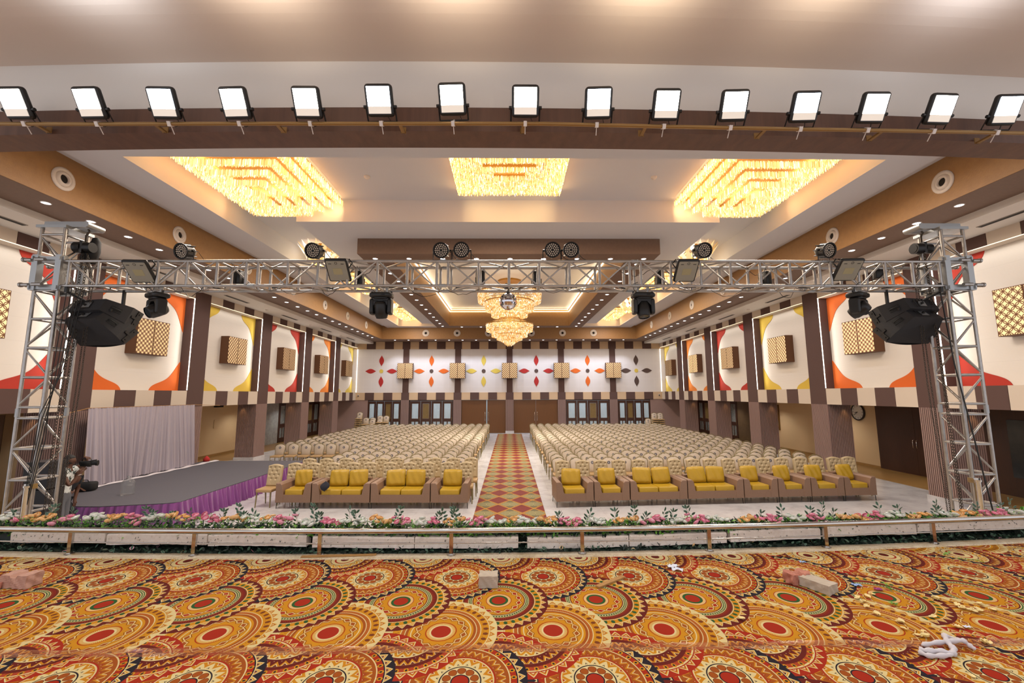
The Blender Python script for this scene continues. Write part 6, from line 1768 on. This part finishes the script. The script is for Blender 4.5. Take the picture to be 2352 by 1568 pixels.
head(tA, (.0, .07, 1.625), (.05, 1), M['hair'], M['skin'])
J = {'pel': ((0, 0, .84), (.195, .15)), 'spn': ((0, 0, 1.15), (.175, .130)), 'chs': ((0, .02, 1.37), (.185, .13)), 'nk': ((0, .05, 1.47), .075), 'rs': ((.19, .03, 1.42), .078), 're': ((.20, .11, 1.28), .070), 'ls': ((-.19, .03, 1.42), .078), 'le': ((-.225, .16, 1.455), .068)}
skin('shirt', J, [('pel', 'spn'), ('spn', 'chs'), ('chs', 'nk'), ('chs', 'rs'), ('rs', 're'), ('chs', 'ls'), ('ls', 'le')], 'pel', M['shirt'], tA)
J = {'wst': ((0, 0, 1.04), (.15, .12)), 'pel': ((0, 0, .93), (.165, .13)), 'lh': ((-.10, 0, .84), .115), 'lk': ((-.12, .02, .48), .085), 'la': ((-.13, -.02, .10), .07), 'rh': ((.10, 0, .84), .115), 'rk': ((.13, .06, .48), .085), 'ra': ((.15, .0, .10), .07)}
skin('trousers', J, [('wst', 'pel'), ('pel', 'lh'), ('lh', 'lk'), ('lk', 'la'), ('pel', 'rh'), ('rh', 'rk'), ('rk', 'ra')], 'pel', M['trouser'], tA)
b = MB(); b.tube([(.10+.034*cos(a*pi/6), .30+.03*sin(a*pi/6), 1.33+.01*sin(a*pi/6)) for a in range(12)], .006, 5, closed=True); b.build('bracelet', M['emblemw'], tA)
# the video camera he is holding up to his eye
tv = thing('video_camera', 'black video camera held up by the person in the leaf print shirt', 'video camera', tA.matrix_basis @ Vector((.02, .34, 1.555)), R(-70)); tv.scale = (.85, .8, 1)
b = MB(); b.rbox((0, .02, 0), (.10, .24, .11), .025, 3); b.box(-.03, .03, -.12, -.06, -.02, .05); b.build('body', M['blackm'], tv)
b = MB(); b.cyl((0, .14, 0), (0, .22, 0), .045, 14); b.cyl((0, .22, 0), (0, .27, 0), .055, 14, .06); b.build('lens', M['black'], tv)
b = MB(); b.tube([(0, -.07, .05), (0, -.06, .10), (0, .10, .10), (0, .13, .05)], .012, 6); b.build('top_handle', M['black'], tv)
b = MB(); b.cyl((.06, .12, .05), (.06, .26, .07), .014, 8); b.box(-.09, -.05, .02, .10, -.08, -.02); b.build('microphone', M['black'], tv)
# second person: bending beside the platform, hand on its top
pb_ = atY(182, 1062, 9.95)
tB = thing('person', 'curly haired person in dark clothes bending over, hand on the grey platform', 'person', (pb_.x-.28, 9.95, 0), 0)
hp = atZ(190, 1130, PZ) - Vector((pb_.x-.28, 9.95, 0))
J = {'pel': ((-.12, .05, .72), (.13, .11)), 'spn': ((-.02, .05, .92), (.125, .10)), 'chs': ((.12, .02, 1.12), (.15, .11)), 'nck': ((.20, -.0, 1.24), .055), 'hdb': ((.25, -.02, 1.30), .05),
     'lh': ((-.12, .14, .66), .09), 'lk': ((.10, .18, .42), .062), 'la': ((-.08, .16, .09), .042), 'lt': ((.07, .16, .035), .035),
     'rh': ((-.12, -.04, .66), .09), 'rk': ((.12, -.10, .40), .062), 'ra': ((-.06, -.10, .09), .042), 'rt': ((.09, -.12, .035), .035),
     'rs': ((.14, -.14, 1.14), .052), 're': ((.30, -.16, .88), .042), 'rw': ((hp.x-.10, hp.y, PZ+.10), .028),
     'ls': ((.14, .18, 1.16), .052), 'le': ((.06, .26, .90), .042), 'lw': ((.08, .20, .66), .028)}
B = [('pel', 'spn'), ('spn', 'chs'), ('chs', 'nck'), ('nck', 'hdb'), ('pel', 'lh'), ('lh', 'lk'), ('lk', 'la'), ('la', 'lt'), ('pel', 'rh'), ('rh', 'rk'), ('rk', 'ra'), ('ra', 'rt'), ('chs', 'rs'), ('rs', 're'), ('re', 'rw'), ('chs', 'ls'), ('ls', 'le'), ('le', 'lw')]
hand(J, B, 'rw', (.9, .1, -.35), (0, 0, 1), .010, 'r', .25); hand(J, B, 'lw', (.2, -.1, -1), (1, 0, 0), .010, 'l', .5)
skin('body', J, B, 'pel', M['skin'], tB)
head(tB, (.28, -.03, 1.335), (.9, -.15), M['hair'], M['skin'], .098, True)
J = {'pel': ((-.12, .05, .70), (.16, .14)), 'spn': ((-.02, .05, .92), (.15, .12)), 'chs': ((.12, .02, 1.12), (.17, .125)), 'rs': ((.14, -.14, 1.14), .07), 're': ((.24, -.155, .98), .06), 'ls': ((.14, .18, 1.16), .07), 'le': ((.09, .24, 1.00), .06)}
skin('shirt', J, [('pel', 'spn'), ('spn', 'chs'), ('chs', 'rs'), ('rs', 're'), ('chs', 'ls'), ('ls', 'le')], 'pel', M['darkshirt'], tB)
J = {'pel': ((-.12, .05, .70), (.15, .13)), 'lh': ((-.12, .14, .64), .11), 'lk': ((.10, .18, .42), .085), 'la': ((-.08, .16, .10), .065), 'rh': ((-.12, -.04, .64), .11), 'rk': ((.12, -.10, .40), .085), 'ra': ((-.06, -.10, .10), .065)}
skin('trousers', J, [('pel', 'lh'), ('lh', 'lk'), ('lk', 'la'), ('pel', 'rh'), ('rh', 'rk'), ('rk', 'ra')], 'pel', M['darkshirt'], tB)
b = MB(); b.tube([(hp.x-.125+.012*cos(a*pi/6)*0, hp.y+.034*cos(a*pi/6), PZ+.115+.034*sin(a*pi/6)) for a in range(12)], .006, 5, closed=True); b.build('bangle', M['bgold'], tB)
